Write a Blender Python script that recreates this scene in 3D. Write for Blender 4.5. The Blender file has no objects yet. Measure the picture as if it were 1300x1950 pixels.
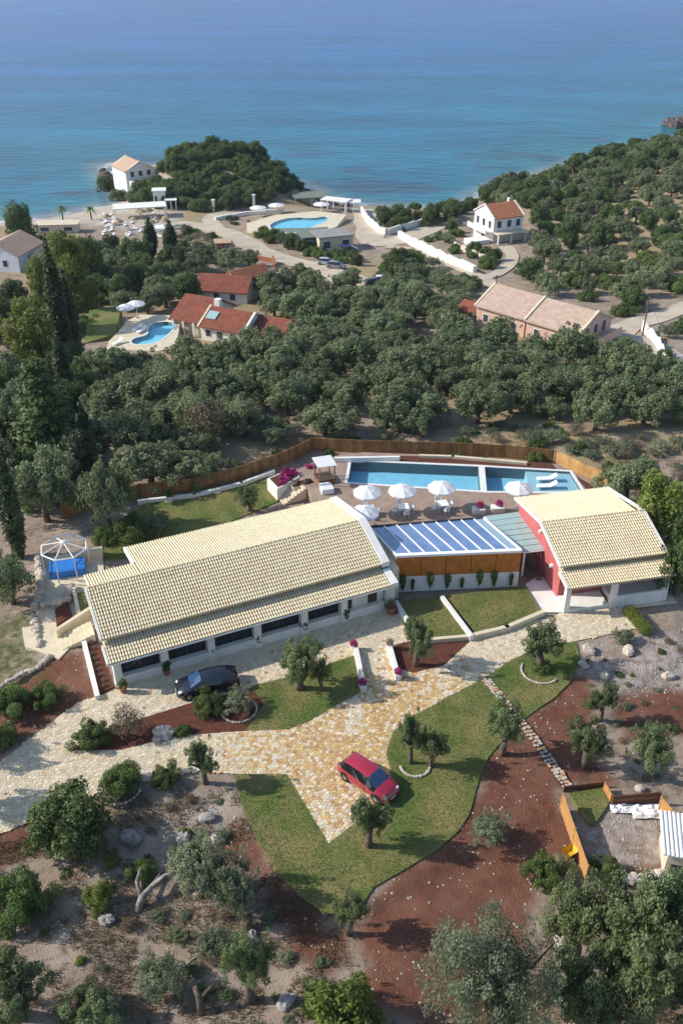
import bpy, bmesh, math, random
import numpy as np
from mathutils import Vector, Matrix
from mathutils.geometry import tessellate_polygon

# ------------------------------------------------------------------ camera, sky, sun, exposure
SC = bpy.context.scene
COL = SC.collection
CAM_H, FPX, PITCH = 46.0, 1751.0, math.radians(32.25)
SUN_EL, SUN_AZ = math.radians(33.5), math.radians(-86.0)      # azimuth clockwise from +Y
cam = bpy.data.cameras.new('camera')
cam.sensor_fit = 'VERTICAL'; cam.sensor_height = 36.0
cam.lens = FPX / 1950.0 * 36.0
cam.clip_start, cam.clip_end = 0.5, 40000.0
camo = bpy.data.objects.new('camera', cam); COL.objects.link(camo)
camo.location = (0, 0, CAM_H); camo.rotation_euler = (math.pi / 2 - PITCH, 0, 0)
SC.camera = camo
world = bpy.data.worlds.new('World'); SC.world = world; world.use_nodes = True
wn = world.node_tree.nodes; wl = world.node_tree.links
sky = wn.new('ShaderNodeTexSky'); sky.sky_type = 'NISHITA'; sky.sun_disc = False
sky.sun_elevation = SUN_EL; sky.sun_rotation = SUN_AZ % (2 * math.pi)
sky.air_density = 1.0; sky.dust_density = 0.8; sky.ozone_density = 1.6
wn['Background'].inputs['Strength'].default_value = 0.15
wl.new(sky.outputs[0], wn['Background'].inputs['Color'])
sun = bpy.data.lights.new('sun', 'SUN'); sun.energy = 4.3; sun.angle = math.radians(0.55); sun.color = (1.0, 0.94, 0.85)
suno = bpy.data.objects.new('sun', sun); COL.objects.link(suno)
sd = Vector((math.sin(SUN_AZ) * math.cos(SUN_EL), math.cos(SUN_AZ) * math.cos(SUN_EL), math.sin(SUN_EL)))
suno.rotation_euler = (-sd).to_track_quat('-Z', 'Y').to_euler(); suno.location = (-60, 0, 80)
SC.view_settings.view_transform = 'Standard'; SC.view_settings.look = 'None'
SC.view_settings.exposure = 0.36; SC.view_settings.gamma = 1.0; SC.view_settings.use_curve_mapping = False
SC.render.engine = 'CYCLES'
SC.cycles.max_bounces = 6; SC.cycles.diffuse_bounces = 3; SC.cycles.glossy_bounces = 3
SC.cycles.transparent_max_bounces = 8; SC.cycles.transmission_bounces = 4
SC.cycles.use_denoising = True
R = math.radians
rng = random.Random(11)
nrg = np.random.default_rng(5)

# ------------------------------------------------------------------ helpers: image pixels to site positions and back
CP, SP = math.cos(PITCH), math.sin(PITCH)
def spot(px, py, z=0.0):
    """plan position of an image pixel projected onto level z"""
    u = (px - 650.0) / FPX; v = (975.0 - py) / FPX
    t = (z - CAM_H) / (-SP + CP * v)
    return (u * t, (CP + SP * v) * t)
def spots(pts, z=0.0): return [spot(x, y, z) for x, y in pts]
def proj(X, Y, Z):
    dz = Z - CAM_H; dep = Y * CP - dz * SP; v = Y * SP + dz * CP
    return 650 + FPX * X / dep, 975 - FPX * v / dep

# ------------------------------------------------------------------ helpers: objects
def tag(o, label=None, cat=None, group=None, kind=None):
    if label: o['label'] = label
    if cat: o['category'] = cat
    if group: o['group'] = group
    if kind: o['kind'] = kind
    return o
def link(o, parent=None):
    COL.objects.link(o)
    if parent is not None: o.parent = parent
    return o
def empty(name, loc, rz=0.0, label=None, cat=None, group=None):
    o = bpy.data.objects.new(name, None); o.empty_display_size = 0.3
    o.location = loc; o.rotation_euler = (0, 0, rz); link(o)
    return tag(o, label, cat, group)
def put(name, mesh, parent=None, loc=(0, 0, 0), rz=0.0, sc=None):
    o = bpy.data.objects.new(name, mesh); o.location = loc; o.rotation_euler = (0, 0, rz)
    if sc is not None: o.scale = sc if hasattr(sc, '__len__') else (sc, sc, sc)
    return link(o, parent)
def kids(o): return [c for c in COL.objects if c.parent == o]
def copy_tree(o, parent=None, _ch=None):
    c = o.copy(); COL.objects.link(c)
    if parent is not None: c.parent = parent
    for ch in list(o.children): copy_tree(ch, c)
    return c
def np_mesh(name, V, Fq, mats, tint=None, mi=None, smooth=False):
    """V (n,3), Fq (m,k) faces, tint per vertex"""
    me = bpy.data.meshes.new(name)
    V = np.ascontiguousarray(V, dtype=np.float32); Fq = np.ascontiguousarray(Fq, dtype=np.int32)
    m, k = Fq.shape
    me.vertices.add(len(V)); me.vertices.foreach_set('co', V.ravel())
    me.loops.add(m * k); me.loops.foreach_set('vertex_index', Fq.ravel())
    me.polygons.add(m); me.polygons.foreach_set('loop_start', np.arange(0, m * k, k, dtype=np.int32))
    for q in (mats if isinstance(mats, (list, tuple)) else [mats]): me.materials.append(q)
    if mi is not None: me.polygons.foreach_set('material_index', np.asarray(mi, dtype=np.int32))
    me.update(calc_edges=True)
    if tint is not None:
        a = me.attributes.new('tint', 'FLOAT', 'POINT'); a.data.foreach_set('value', np.asarray(tint, dtype=np.float32))
    me.polygons.foreach_set('use_smooth', np.full(m, smooth))
    return me
class MB:
    """collects shapes, then makes ONE mesh object"""
    def __init__(s): s.v = []; s.f = []; s.m = []
    def add(s, vs, fs, m=0):
        b = len(s.v); s.v += [tuple(p) for p in vs]
        for f in fs: s.f.append([b + i for i in f]); s.m.append(m)
        return s
    def box(s, c, d, rz=0.0, m=0, taper=1.0):
        hx, hy, hz = d[0] / 2, d[1] / 2, d[2] / 2; ca, sa = math.cos(rz), math.sin(rz); vs = []
        for z in (-1, 1):
            k = taper if z > 0 else 1.0
            for x, y in ((-1, -1), (1, -1), (1, 1), (-1, 1)):
                a, b = x * hx * k, y * hy * k
                vs.append((c[0] + a * ca - b * sa, c[1] + a * sa + b * ca, c[2] + z * hz))
        return s.add(vs, [(3, 2, 1, 0), (4, 5, 6, 7), (0, 1, 5, 4), (1, 2, 6, 5), (2, 3, 7, 6), (3, 0, 4, 7)], m)
    def prism(s, pts, z0, z1, m=0):
        a = sum(p[0] * q[1] - q[0] * p[1] for p, q in zip(pts, pts[1:] + pts[:1]))
        if a < 0: pts = pts[::-1]
        n = len(pts); vs = [(p[0], p[1], z0) for p in pts] + [(p[0], p[1], z1) for p in pts]
        return s.add(vs, [tuple(range(n))[::-1], tuple(range(n, 2 * n))] + [(i, (i + 1) % n, n + (i + 1) % n, n + i) for i in range(n)], m)
    def slab(s, quad, th, m=0):
        """a sloping plate: four 3-D corners (top face), thickness downwards"""
        n = len(quad); vs = [tuple(p) for p in quad] + [(p[0], p[1], p[2] - th) for p in quad]
        return s.add(vs, [tuple(range(n)), tuple(range(n, 2 * n))[::-1]] + [(i, n + i, n + (i + 1) % n, (i + 1) % n) for i in range(n)], m)
    def tube(s, pts, rad, n=8, m=0, cap=True):
        pts = [Vector(p) for p in pts]; rad = rad if hasattr(rad, '__len__') else [rad] * len(pts)
        b = len(s.v); prev = None
        for i, p in enumerate(pts):
            d = (pts[min(i + 1, len(pts) - 1)] - pts[max(i - 1, 0)]).normalized()
            if prev is None: x = d.orthogonal().normalized()
            else: x = (prev - d * prev.dot(d)).normalized()
            prev = x; y = d.cross(x)
            for k in range(n):
                a = 2 * math.pi * k / n; s.v.append(tuple(p + (x * math.cos(a) + y * math.sin(a)) * rad[i]))
        for i in range(len(pts) - 1):
            for k in range(n):
                k2 = (k + 1) % n; s.f.append([b + i * n + k, b + i * n + k2, b + (i + 1) * n + k2, b + (i + 1) * n + k]); s.m.append(m)
        if cap:
            s.f.append([b + k for k in range(n)][::-1]); s.m.append(m)
            e = b + (len(pts) - 1) * n; s.f.append([e + k for k in range(n)]); s.m.append(m)
        return s
    def ball(s, c, r, nu=10, nv=7, m=0, wob=0.0, rg=None):
        r = r if hasattr(r, '__len__') else (r, r, r); b = len(s.v); rg = rg or rng
        for j in range(nv + 1):
            t = math.pi * j / nv
            for i in range(nu):
                a = 2 * math.pi * i / nu; k = 1 + (rg.uniform(-wob, wob) if 0 < j < nv else 0)
                s.v.append((c[0] + r[0] * k * math.sin(t) * math.cos(a), c[1] + r[1] * k * math.sin(t) * math.sin(a), c[2] + r[2] * k * math.cos(t)))
        for j in range(nv):
            for i in range(nu):
                i2 = (i + 1) % nu; s.f.append([b + j * nu + i, b + (j + 1) * nu + i, b + (j + 1) * nu + i2, b + j * nu + i2]); s.m.append(m)
        return s
    def lathe(s, c, prof, n=12, m=0):
        b = len(s.v)
        for r, z in prof:
            for k in range(n):
                a = 2 * math.pi * k / n; s.v.append((c[0] + r * math.cos(a), c[1] + r * math.sin(a), c[2] + z))
        for i in range(len(prof) - 1):
            for k in range(n):
                k2 = (k + 1) % n; s.f.append([b + i * n + k, b + i * n + k2, b + (i + 1) * n + k2, b + (i + 1) * n + k]); s.m.append(m)
        return s
    def mesh(s, name, mats, smooth=False):
        me = bpy.data.meshes.new(name); me.from_pydata(s.v, [], s.f)
        for q in (mats if isinstance(mats, (list, tuple)) else [mats]): me.materials.append(q)
        me.polygons.foreach_set('material_index', s.m)
        if smooth: me.polygons.foreach_set('use_smooth', [True] * len(s.f))
        me.update(); return me
    def build(s, name, mats, parent=None, smooth=False, loc=(0, 0, 0), rz=0.0):
        return put(name, s.mesh(name, mats, smooth), parent, loc, rz)
def flat_poly(name, outer, z, mat, holes=(), parent=None, skirt=0.0):
    loops = [[Vector((x, y, 0)) for x, y in outer]] + [[Vector((x, y, 0)) for x, y in h] for h in holes]
    allv = [p for l in loops for p in l]; tris = tessellate_polygon(loops)
    fs = []
    for t in tris:
        a, b, c = (allv[i] for i in t)
        fs.append(tuple(t) if (b - a).cross(c - a).z > 0 else tuple(t)[::-1])
    vs = [(p.x, p.y, z) for p in allv]; mb = MB().add(vs, fs)
    if skirt:
        k = 0
        for l in loops:
            n = len(l); base = len(mb.v)
            mb.v += [(p.x, p.y, z) for p in l] + [(p.x, p.y, z - skirt) for p in l]
            for i in range(n):
                j = (i + 1) % n; mb.f.append([base + i, base + j, base + n + j, base + n + i]); mb.m.append(0)
    return mb.build(name, mat, parent)
def smooth_poly(pts, it=2):
    for _ in range(it):
        q = []
        for a, b in zip(pts, pts[1:] + pts[:1]):
            q.append((a[0] * .75 + b[0] * .25, a[1] * .75 + b[1] * .25)); q.append((a[0] * .25 + b[0] * .75, a[1] * .25 + b[1] * .75))
        pts = q
    return pts
def inside(x, y, poly):
    """vectorised point in polygon"""
    x = np.asarray(x, float); y = np.asarray(y, float); r = np.zeros(x.shape, bool)
    for (x0, y0), (x1, y1) in zip(poly, list(poly[1:]) + [poly[0]]):
        if y0 == y1: continue
        r ^= ((y0 > y) != (y1 > y)) & (x < (x1 - x0) * (y - y0) / (y1 - y0) + x0)
    return r
def edge_dist(x, y, poly, closed=True):
    d = np.full(np.shape(x), 1e9)
    seg = list(zip(poly, list(poly[1:]) + [poly[0]])) if closed else list(zip(poly[:-1], poly[1:]))
    for (x0, y0), (x1, y1) in seg:
        dx, dy = x1 - x0, y1 - y0; t = np.clip(((x - x0) * dx + (y - y0) * dy) / (dx * dx + dy * dy + 1e-9), 0, 1)
        d = np.minimum(d, np.hypot(x - x0 - t * dx, y - y0 - t * dy))
    return d

# ------------------------------------------------------------------ helpers: materials
def mat(name, c, c2=None, scale=3.0, rough=0.8, spec=0.3, bump=0.0, bscale=None, detail=6.0, metal=0.0, lo=0.35, hi=0.65,
        rand=0.0, island=0.0, coat=0.0, transl=0.0, tint=None, tintc=None, alpha=None):
    m = bpy.data.materials.new(name); m.use_nodes = True; nt = m.node_tree; N, L = nt.nodes, nt.links
    b = N['Principled BSDF']; b.inputs['Roughness'].default_value = rough; b.inputs['Metallic'].default_value = metal
    b.inputs['Specular IOR Level'].default_value = spec; b.inputs['Coat Weight'].default_value = coat
    col = N.new('ShaderNodeRGB'); col.outputs[0].default_value = (*c, 1); out = col.outputs[0]
    tc = N.new('ShaderNodeTexCoord')
    if c2 is not None:
        no = N.new('ShaderNodeTexNoise'); no.inputs['Scale'].default_value = scale; no.inputs['Detail'].default_value = detail
        L.new(tc.outputs['Object'], no.inputs['Vector'])
        mr = N.new('ShaderNodeMapRange'); mr.inputs['From Min'].default_value = lo; mr.inputs['From Max'].default_value = hi
        L.new(no.outputs['Fac'], mr.inputs['Value'])
        mx = N.new('ShaderNodeMix'); mx.data_type = 'RGBA'; mx.inputs[7].default_value = (*c2, 1)
        L.new(mr.outputs[0], mx.inputs[0]); L.new(out, mx.inputs[6]); out = mx.outputs[2]
    if tint is not None:
        at = N.new('ShaderNodeAttribute'); at.attribute_name = 'tint'
        mx = N.new('ShaderNodeMix'); mx.data_type = 'RGBA'; mx.inputs[7].default_value = (*tintc, 1)
        mm = N.new('ShaderNodeMath'); mm.operation = 'MULTIPLY'; mm.inputs[1].default_value = tint
        L.new(at.outputs['Fac'], mm.inputs[0]); L.new(mm.outputs[0], mx.inputs[0]); L.new(out, mx.inputs[6]); out = mx.outputs[2]
    def vary(src, sock, amt, out):
        mr = N.new('ShaderNodeMapRange'); mr.inputs['To Min'].default_value = 1 - amt; mr.inputs['To Max'].default_value = 1 + amt
        L.new(sock, mr.inputs['Value']); h = N.new('ShaderNodeHueSaturation'); L.new(mr.outputs[0], h.inputs['Value'])
        mr2 = N.new('ShaderNodeMapRange'); mr2.inputs['To Min'].default_value = 0.5 - amt * .06; mr2.inputs['To Max'].default_value = 0.5 + amt * .06
        fr = N.new('ShaderNodeMath'); fr.operation = 'FRACT'; ml = N.new('ShaderNodeMath'); ml.operation = 'MULTIPLY'; ml.inputs[1].default_value = 7.13
        L.new(sock, ml.inputs[0]); L.new(ml.outputs[0], fr.inputs[0]); L.new(fr.outputs[0], mr2.inputs['Value']); L.new(mr2.outputs[0], h.inputs['Hue'])
        L.new(out, h.inputs['Color']); return h.outputs[0]
    if rand: out = vary('o', N.new('ShaderNodeObjectInfo').outputs['Random'], rand, out)
    if island: out = vary('i', N.new('ShaderNodeNewGeometry').outputs['Random Per Island'], island, out)
    L.new(out, b.inputs['Base Color'])
    if bump:
        bn = N.new('ShaderNodeTexNoise'); bn.inputs['Scale'].default_value = bscale or scale * 4; bn.inputs['Detail'].default_value = 5
        L.new(tc.outputs['Object'], bn.inputs['Vector']); bp = N.new('ShaderNodeBump'); bp.inputs['Strength'].default_value = bump
        bp.inputs['Distance'].default_value = 0.05; L.new(bn.outputs['Fac'], bp.inputs['Height']); L.new(bp.outputs[0], b.inputs['Normal'])
    if transl:
        tr = N.new('ShaderNodeBsdfTranslucent'); L.new(out, tr.inputs['Color']); ms = N.new('ShaderNodeMixShader'); ms.inputs[0].default_value = transl
        L.new(b.outputs[0], ms.inputs[1]); L.new(tr.outputs[0], ms.inputs[2]); L.new(ms.outputs[0], N['Material Output'].inputs['Surface'])
    return m
def leaf_mat(name, c, ct, rand=0.22, transl=0.22, rough=0.55): return mat(name, c, rough=rough, spec=0.25, rand=rand, tint=1.0, tintc=ct, transl=transl)
def glassy(name, c, rough=0.06, spec=0.6, c2=None, scale=0.4): return mat(name, c, c2, scale, rough=rough, spec=spec)

M = {}
M['white'] = mat('white_render', (.78, .76, .71), (.70, .67, .60), 1.2, bump=.15, bscale=9)
M['white_frame'] = mat('white_painted_frame', (.82, .82, .80), rough=.45)
M['cream'] = mat('cream_stone', (.66, .58, .42), (.56, .48, .34), 1.5, bump=.25, bscale=8)
M['tile'] = mat('cream_clay_tile', (.75, .64, .43), (.69, .57, .38), .8, rough=.85, island=.06, lo=.4, hi=.7)
M['tile_bed'] = mat('cream_clay_pan', (.58, .47, .31), (.52, .42, .27), 2.0, rough=.9)
M['red_wall'] = mat('red_render', (.46, .125, .125), (.41, .105, .105), 1.0, rough=.85, bump=.1)
M['wood_clad'] = mat('orange_wood_cladding', (.50, .20, .035), (.40, .145, .025), 2.2, rough=.5, island=.18, bump=.15, bscale=30)
M['dark_glass'] = glassy('dark_window_glass', (.012, .018, .026), rough=.05)
M['roof_glass'] = glassy('sky_toned_roof_glass', (.15, .24, .42), rough=.12, spec=.9, c2=(.10, .17, .33), scale=.5)  # blue sky reflection put into the pane colour
M['pale_glass'] = glassy('pale_green_glass', (.32, .46, .44), rough=.15, spec=.6)
M['clear_glass'] = glassy('pale_blue_glass', (.27, .38, .46), rough=.1, spec=.8)
M['door'] = mat('dark_brown_door', (.06, .04, .03), rough=.5)
M['frame_dark'] = mat('dark_frame', (.03, .03, .03), rough=.4)
M['terracotta'] = mat('terracotta', (.33, .13, .07), (.26, .10, .055), 6)
M['soil'] = mat('red_garden_soil', (.13, .042, .024), (.075, .028, .018), 2.5, rough=.95, bump=.8, bscale=14)
M['deck'] = mat('brown_terrace_tile', (.34, .25, .19), (.27, .19, .145), .9, rough=.7, bump=.1)
M['umbrella'] = mat('white_canvas', (.86, .86, .86), rough=.8, transl=.25)
M['white_plastic'] = mat('white_plastic', (.8, .8, .8), rough=.4)
M['steel'] = mat('grey_steel', (.45, .45, .45), rough=.35, metal=.8)
M['stone_white'] = mat('pale_limestone', (.52, .47, .39), (.32, .27, .22), 5, rough=.9, island=.2, rand=.15, bump=.4)
M['rock'] = mat('grey_rock', (.36, .33, .30), (.18, .16, .145), 2.2, rough=.95, rand=.2, bump=.9, bscale=7)
M['bark'] = mat('olive_bark', (.16, .125, .095), (.07, .055, .042), 5, rough=.95, bump=.8, bscale=12)
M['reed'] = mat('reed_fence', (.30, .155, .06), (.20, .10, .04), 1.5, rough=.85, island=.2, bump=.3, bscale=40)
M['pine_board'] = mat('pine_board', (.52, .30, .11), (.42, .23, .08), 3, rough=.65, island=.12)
M['magenta'] = mat('magenta_flowers', (.30, .012, .11), rough=.7, tint=1.0, tintc=(.45, .03, .19), transl=.2)
M['dry'] = mat('dry_flowers', (.13, .09, .07), rough=.8, tint=1.0, tintc=(.2, .15, .11))
M['olive'] = leaf_mat('olive_leaf', (.105, .145, .052), (.225, .27, .13), transl=.35)
M['olive_far'] = leaf_mat('olive_leaf_grove', (.122, .155, .068), (.245, .282, .150), transl=.35)
M['green'] = leaf_mat('green_leaf', (.075, .125, .035), (.16, .22, .06), transl=.35)
M['dark'] = leaf_mat('dark_evergreen_leaf', (.055, .090, .026), (.120, .170, .052), transl=.3)
M['bright'] = leaf_mat('bright_leaf', (.14, .18, .03), (.26, .30, .07), transl=.35)
M['silver'] = leaf_mat('silver_leaf', (.14, .175, .095), (.28, .315, .20), transl=.35)
M['cypress'] = leaf_mat('cypress_leaf', (.035, .055, .020), (.080, .110, .042), transl=.2)
M['brownleaf'] = leaf_mat('dry_leaf', (.13, .10, .065), (.24, .19, .13))
M['shore_rock'] = mat('dark_shore_rock', (.15, .12, .10), (.06, .05, .045), 1.2, rough=.9, rand=.2, bump=.8)
# ------------------------------------------------------------------ terrain
SEA_Z = -22.0
coast_px = [(-420, 452), (-150, 438), (0, 424), (90, 416), (150, 404), (205, 392), (240, 380), (222, 352), (205, 330), (200, 312)]
COAST = spots(coast_px, SEA_Z) + [(-76, 322), (-62, 330), (-44, 326), (-26, 318), (-17, 305), (-12, 292)] + \
    spots([(575, 358), (610, 377), (660, 390), (720, 393), (800, 397), (880, 392), (905, 378), (960, 350), (1050, 325), (1120, 304), (1200, 283), (1300, 262), (1500, 228), (1800, 190)], SEA_Z)
LAND = COAST + [(900, 300), (900, -400), (-900, -400), (-900, 245)]
def shore_dist(x, y):
    d = edge_dist(x, y, COAST, closed=False); return np.where(inside(x, y, LAND), d, -d)
def vnoise(x, y, s, seed=0):
    """smooth value noise on numpy arrays"""
    x = np.asarray(x, float) / s + 37.7 * seed; y = np.asarray(y, float) / s - 21.3 * seed
    xi, yi = np.floor(x), np.floor(y); fx, fy = x - xi, y - yi; fx = fx * fx * (3 - 2 * fx); fy = fy * fy * (3 - 2 * fy)
    def h(a, b):
        t = np.sin(a * 127.1 + b * 311.7 + seed * 74.7) * 43758.5453; return t - np.floor(t)
    return (h(xi, yi) * (1 - fx) + h(xi + 1, yi) * fx) * (1 - fy) + (h(xi, yi + 1) * (1 - fx) + h(xi + 1, yi + 1) * fx) * fy
def fbm(x, y, s, seed=0, o=4): return sum(vnoise(x, y, s / 2 ** i, seed + i) * .5 ** i for i in range(o)) / sum(.5 ** i for i in range(o))
SITE = spots([(-60, 1640), (-60, 1400), (60, 1290), (70, 1030), (250, 930), (600, 838), (870, 848), (1060, 862), (1180, 915), (1290, 1080), (1300, 1250), (1180, 1330), (1090, 1520), (960, 1600), (860, 1640), (660, 1760), (480, 1640), (420, 1500), (200, 1530)])
def height_raw(x, y):
    x = np.asarray(x, float); y = np.asarray(y, float)
    base = np.interp(y, [-400, 15, 86, 92, 105, 150, 195, 240, 275, 300, 500], [-3, -.4, -.1, -.7, -2.2, -9, -13.5, -17, -19.3, -20, -20])
    base = base + 6.0 * np.exp(-((x - 115) / 55) ** 2 - ((y - 265) / 80) ** 2)
    e = (np.abs((x + 37) / 25) ** 2.6 + np.abs((y - 287) / 21) ** 2.6); base = base + 10.3 * np.exp(-e)
    base = base + 3.0 * np.exp(-((x + 67) / 9) ** 2 - ((y - 296) / 10) ** 2)
    far = np.clip((y - 88) / 15, 0, 1)
    base = base + far * (fbm(x, y, 30, 3) - .5) * 2.0
    w = np.where(inside(x, y, SITE), 0, np.clip(edge_dist(x, y, SITE) / 3.0, 0, 1)) * np.clip((100 - y) / 10, 0, 1)
    base = np.where(w > 0, base + w * ((fbm(x, y, 7, 8) - .5) * 1.0 + (fbm(x, y, 1.6, 14, 3) - .5) * .35), base)
    base = np.where((y < 86) & (w <= 0), -.06, base)
    d = shore_dist(x, y)
    sh = np.where(d > 0, SEA_Z + .10 * np.minimum(d, 14) + .35 * np.maximum(d - 14, 0), SEA_Z + np.maximum(.13 * d, -7))
    steep = np.where(d > 0, SEA_Z + .15 * np.minimum(d, 4) + 1.1 * np.maximum(d - 4, 0), SEA_Z + np.maximum(.3 * d, -7)); hw = np.exp(-(np.abs((x + 37) / 32) ** 4 + np.abs((y - 298) / 26) ** 4))
    sh = sh * (1 - hw) + steep * hw
    return np.where(y > 180, np.minimum(base, sh), base)
def axis(segs):
    out = []
    for a, b, st in segs: out += list(np.arange(a, b - 1e-6, st))
    return np.array(out + [segs[-1][1]])
GX = axis([(-800, -300, 50), (-300, -110, 8), (-110, -40, 3), (-40, -26, 1.0), (-26, 30, .45), (30, 44, 1.0), (44, 140, 3), (140, 300, 8), (300, 800, 50)])
GY = axis([(-300, 0, 30), (0, 22, 3), (22, 62, .45), (62, 92, .9), (92, 340, 3), (340, 470, 10)])
GXX, GYY = np.meshgrid(GX, GY); GZ = height_raw(GXX, GYY)
def hgt(x, y):
    i = int(np.clip(np.searchsorted(GX, x) - 1, 0, len(GX) - 2)); j = int(np.clip(np.searchsorted(GY, y) - 1, 0, len(GY) - 2))
    fx = (x - GX[i]) / (GX[i + 1] - GX[i]); fy = (y - GY[j]) / (GY[j + 1] - GY[j])
    return float((GZ[j, i] * (1 - fx) + GZ[j, i + 1] * fx) * (1 - fy) + (GZ[j + 1, i] * (1 - fx) + GZ[j + 1, i + 1] * fx) * fy)
def ground(px, py, lift=0.0):
    z = 0.0 if py > 830 else -10.0
    for _ in range(40):
        x, y = spot(px, py, z); z += .5 * (hgt(x, y) + lift - z)
    return Vector((x, y, hgt(x, y)))
# masks: red soil, bare pale rock, dry straw, sand, green turf
RED = [spots(p) for p in (
    [(905, 1490), (945, 1425), (1000, 1360), (1060, 1322), (1105, 1285), (1135, 1330), (1120, 1420), (1180, 1490), (1080, 1500), (1075, 1560), (1120, 1670), (1045, 1640), (1010, 1760), (1000, 1810), (880, 1800), (720, 1910), (690, 1830), (715, 1680), (850, 1590)],
    [(1175, 1330), (1300, 1300), (1420, 1310), (1420, 1420), (1200, 1400)],
    [(405, 1600), (470, 1550), (560, 1690), (620, 1745), (690, 1770), (640, 1850), (540, 1800), (500, 1690)],
    [(-80, 1590), (110, 1535), (190, 1505), (180, 1560), (60, 1620), (-80, 1660)],
    [(30, 1300), (90, 1255), (160, 1240), (185, 1325), (150, 1337), (60, 1400), (0, 1440), (-30, 1370)],
    [(700, 1800), (840, 1840), (1000, 1850), (1080, 1880), (1000, 1960), (830, 1960), (680, 1900)],
    [(1170, 1650), (1290, 1620), (1300, 1690), (1180, 1690)])]
ROCKY = [spots(p) for p in ([(1090, 1230), (1200, 1200), (1330, 1190), (1360, 1300), (1180, 1330), (1120, 1290)], [(290, 1545), (400, 1500), (455, 1500), (470, 1570), (410, 1640), (300, 1640)], [(1080, 1540), (1300, 1530), (1330, 1700), (1130, 1690)])]
TURF = [spots(p) for p in ([(0, 1170), (70, 1160), (80, 1290), (-40, 1330)], [(190, 1060), (300, 930), (480, 905), (505, 950), (300, 1010), (230, 1060)])]
def soft(polys, w, seed):
    r = np.zeros(GXX.shape); wx = (fbm(GXX, GYY, 2.4, seed) - .5) * 2.2; wy = (fbm(GXX, GYY, 2.4, seed + 9) - .5) * 2.2
    near = (np.abs(GXX) < 60) & (GYY < 110) & (GYY > 15)
    for p in polys:
        x, y = GXX[near] + wx[near], GYY[near] + wy[near]; s = np.where(inside(x, y, p), 1, -1) * edge_dist(x, y, p)
        r[near] = np.maximum(r[near], np.clip(.5 + s / w, 0, 1))
    return r
red = soft(RED, .8, 2); rocky = soft(ROCKY, 2.0, 4); turf = soft(TURF, 1.2, 6)
SD = shore_dist(GXX, GYY)
beach_poly = spots([(-300, 500), (-300, 430), (60, 410), (240, 370), (330, 385), (350, 470), (250, 470), (180, 450), (60, 450)], -20)
sand = np.clip((9 - SD) / 8, 0, 1) * (GYY > 190) * np.clip((-20 - GXX) / 15, .12, 1); sand = np.maximum(sand, np.where(inside(GXX, GYY, beach_poly), 1, 0))
straw = np.clip((fbm(GXX, GYY, 22, 21) - .42) * 5, 0, 1) * np.clip((GYY - 82) / 6, 0, 1)
for p in (spots([(900, 770), (1170, 785), (1180, 830), (1010, 820), (900, 800)], -1.5), spots([(440, 850), (520, 840), (530, 885), (450, 890)], -.5), spots([(880, 820), (1110, 820), (1250, 950), (1180, 940), (1050, 860)], -.8)):
    straw = np.maximum(straw, np.clip(.6 + np.where(inside(GXX, GYY, p), 1, -1) * edge_dist(GXX, GYY, p) / 3, 0, 1))
nx, ny = len(GX), len(GY); idx = np.arange(nx * ny).reshape(ny, nx)
F4 = np.stack([idx[:-1, :-1], idx[:-1, 1:], idx[1:, 1:], idx[1:, :-1]], -1).reshape(-1, 4)
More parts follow.
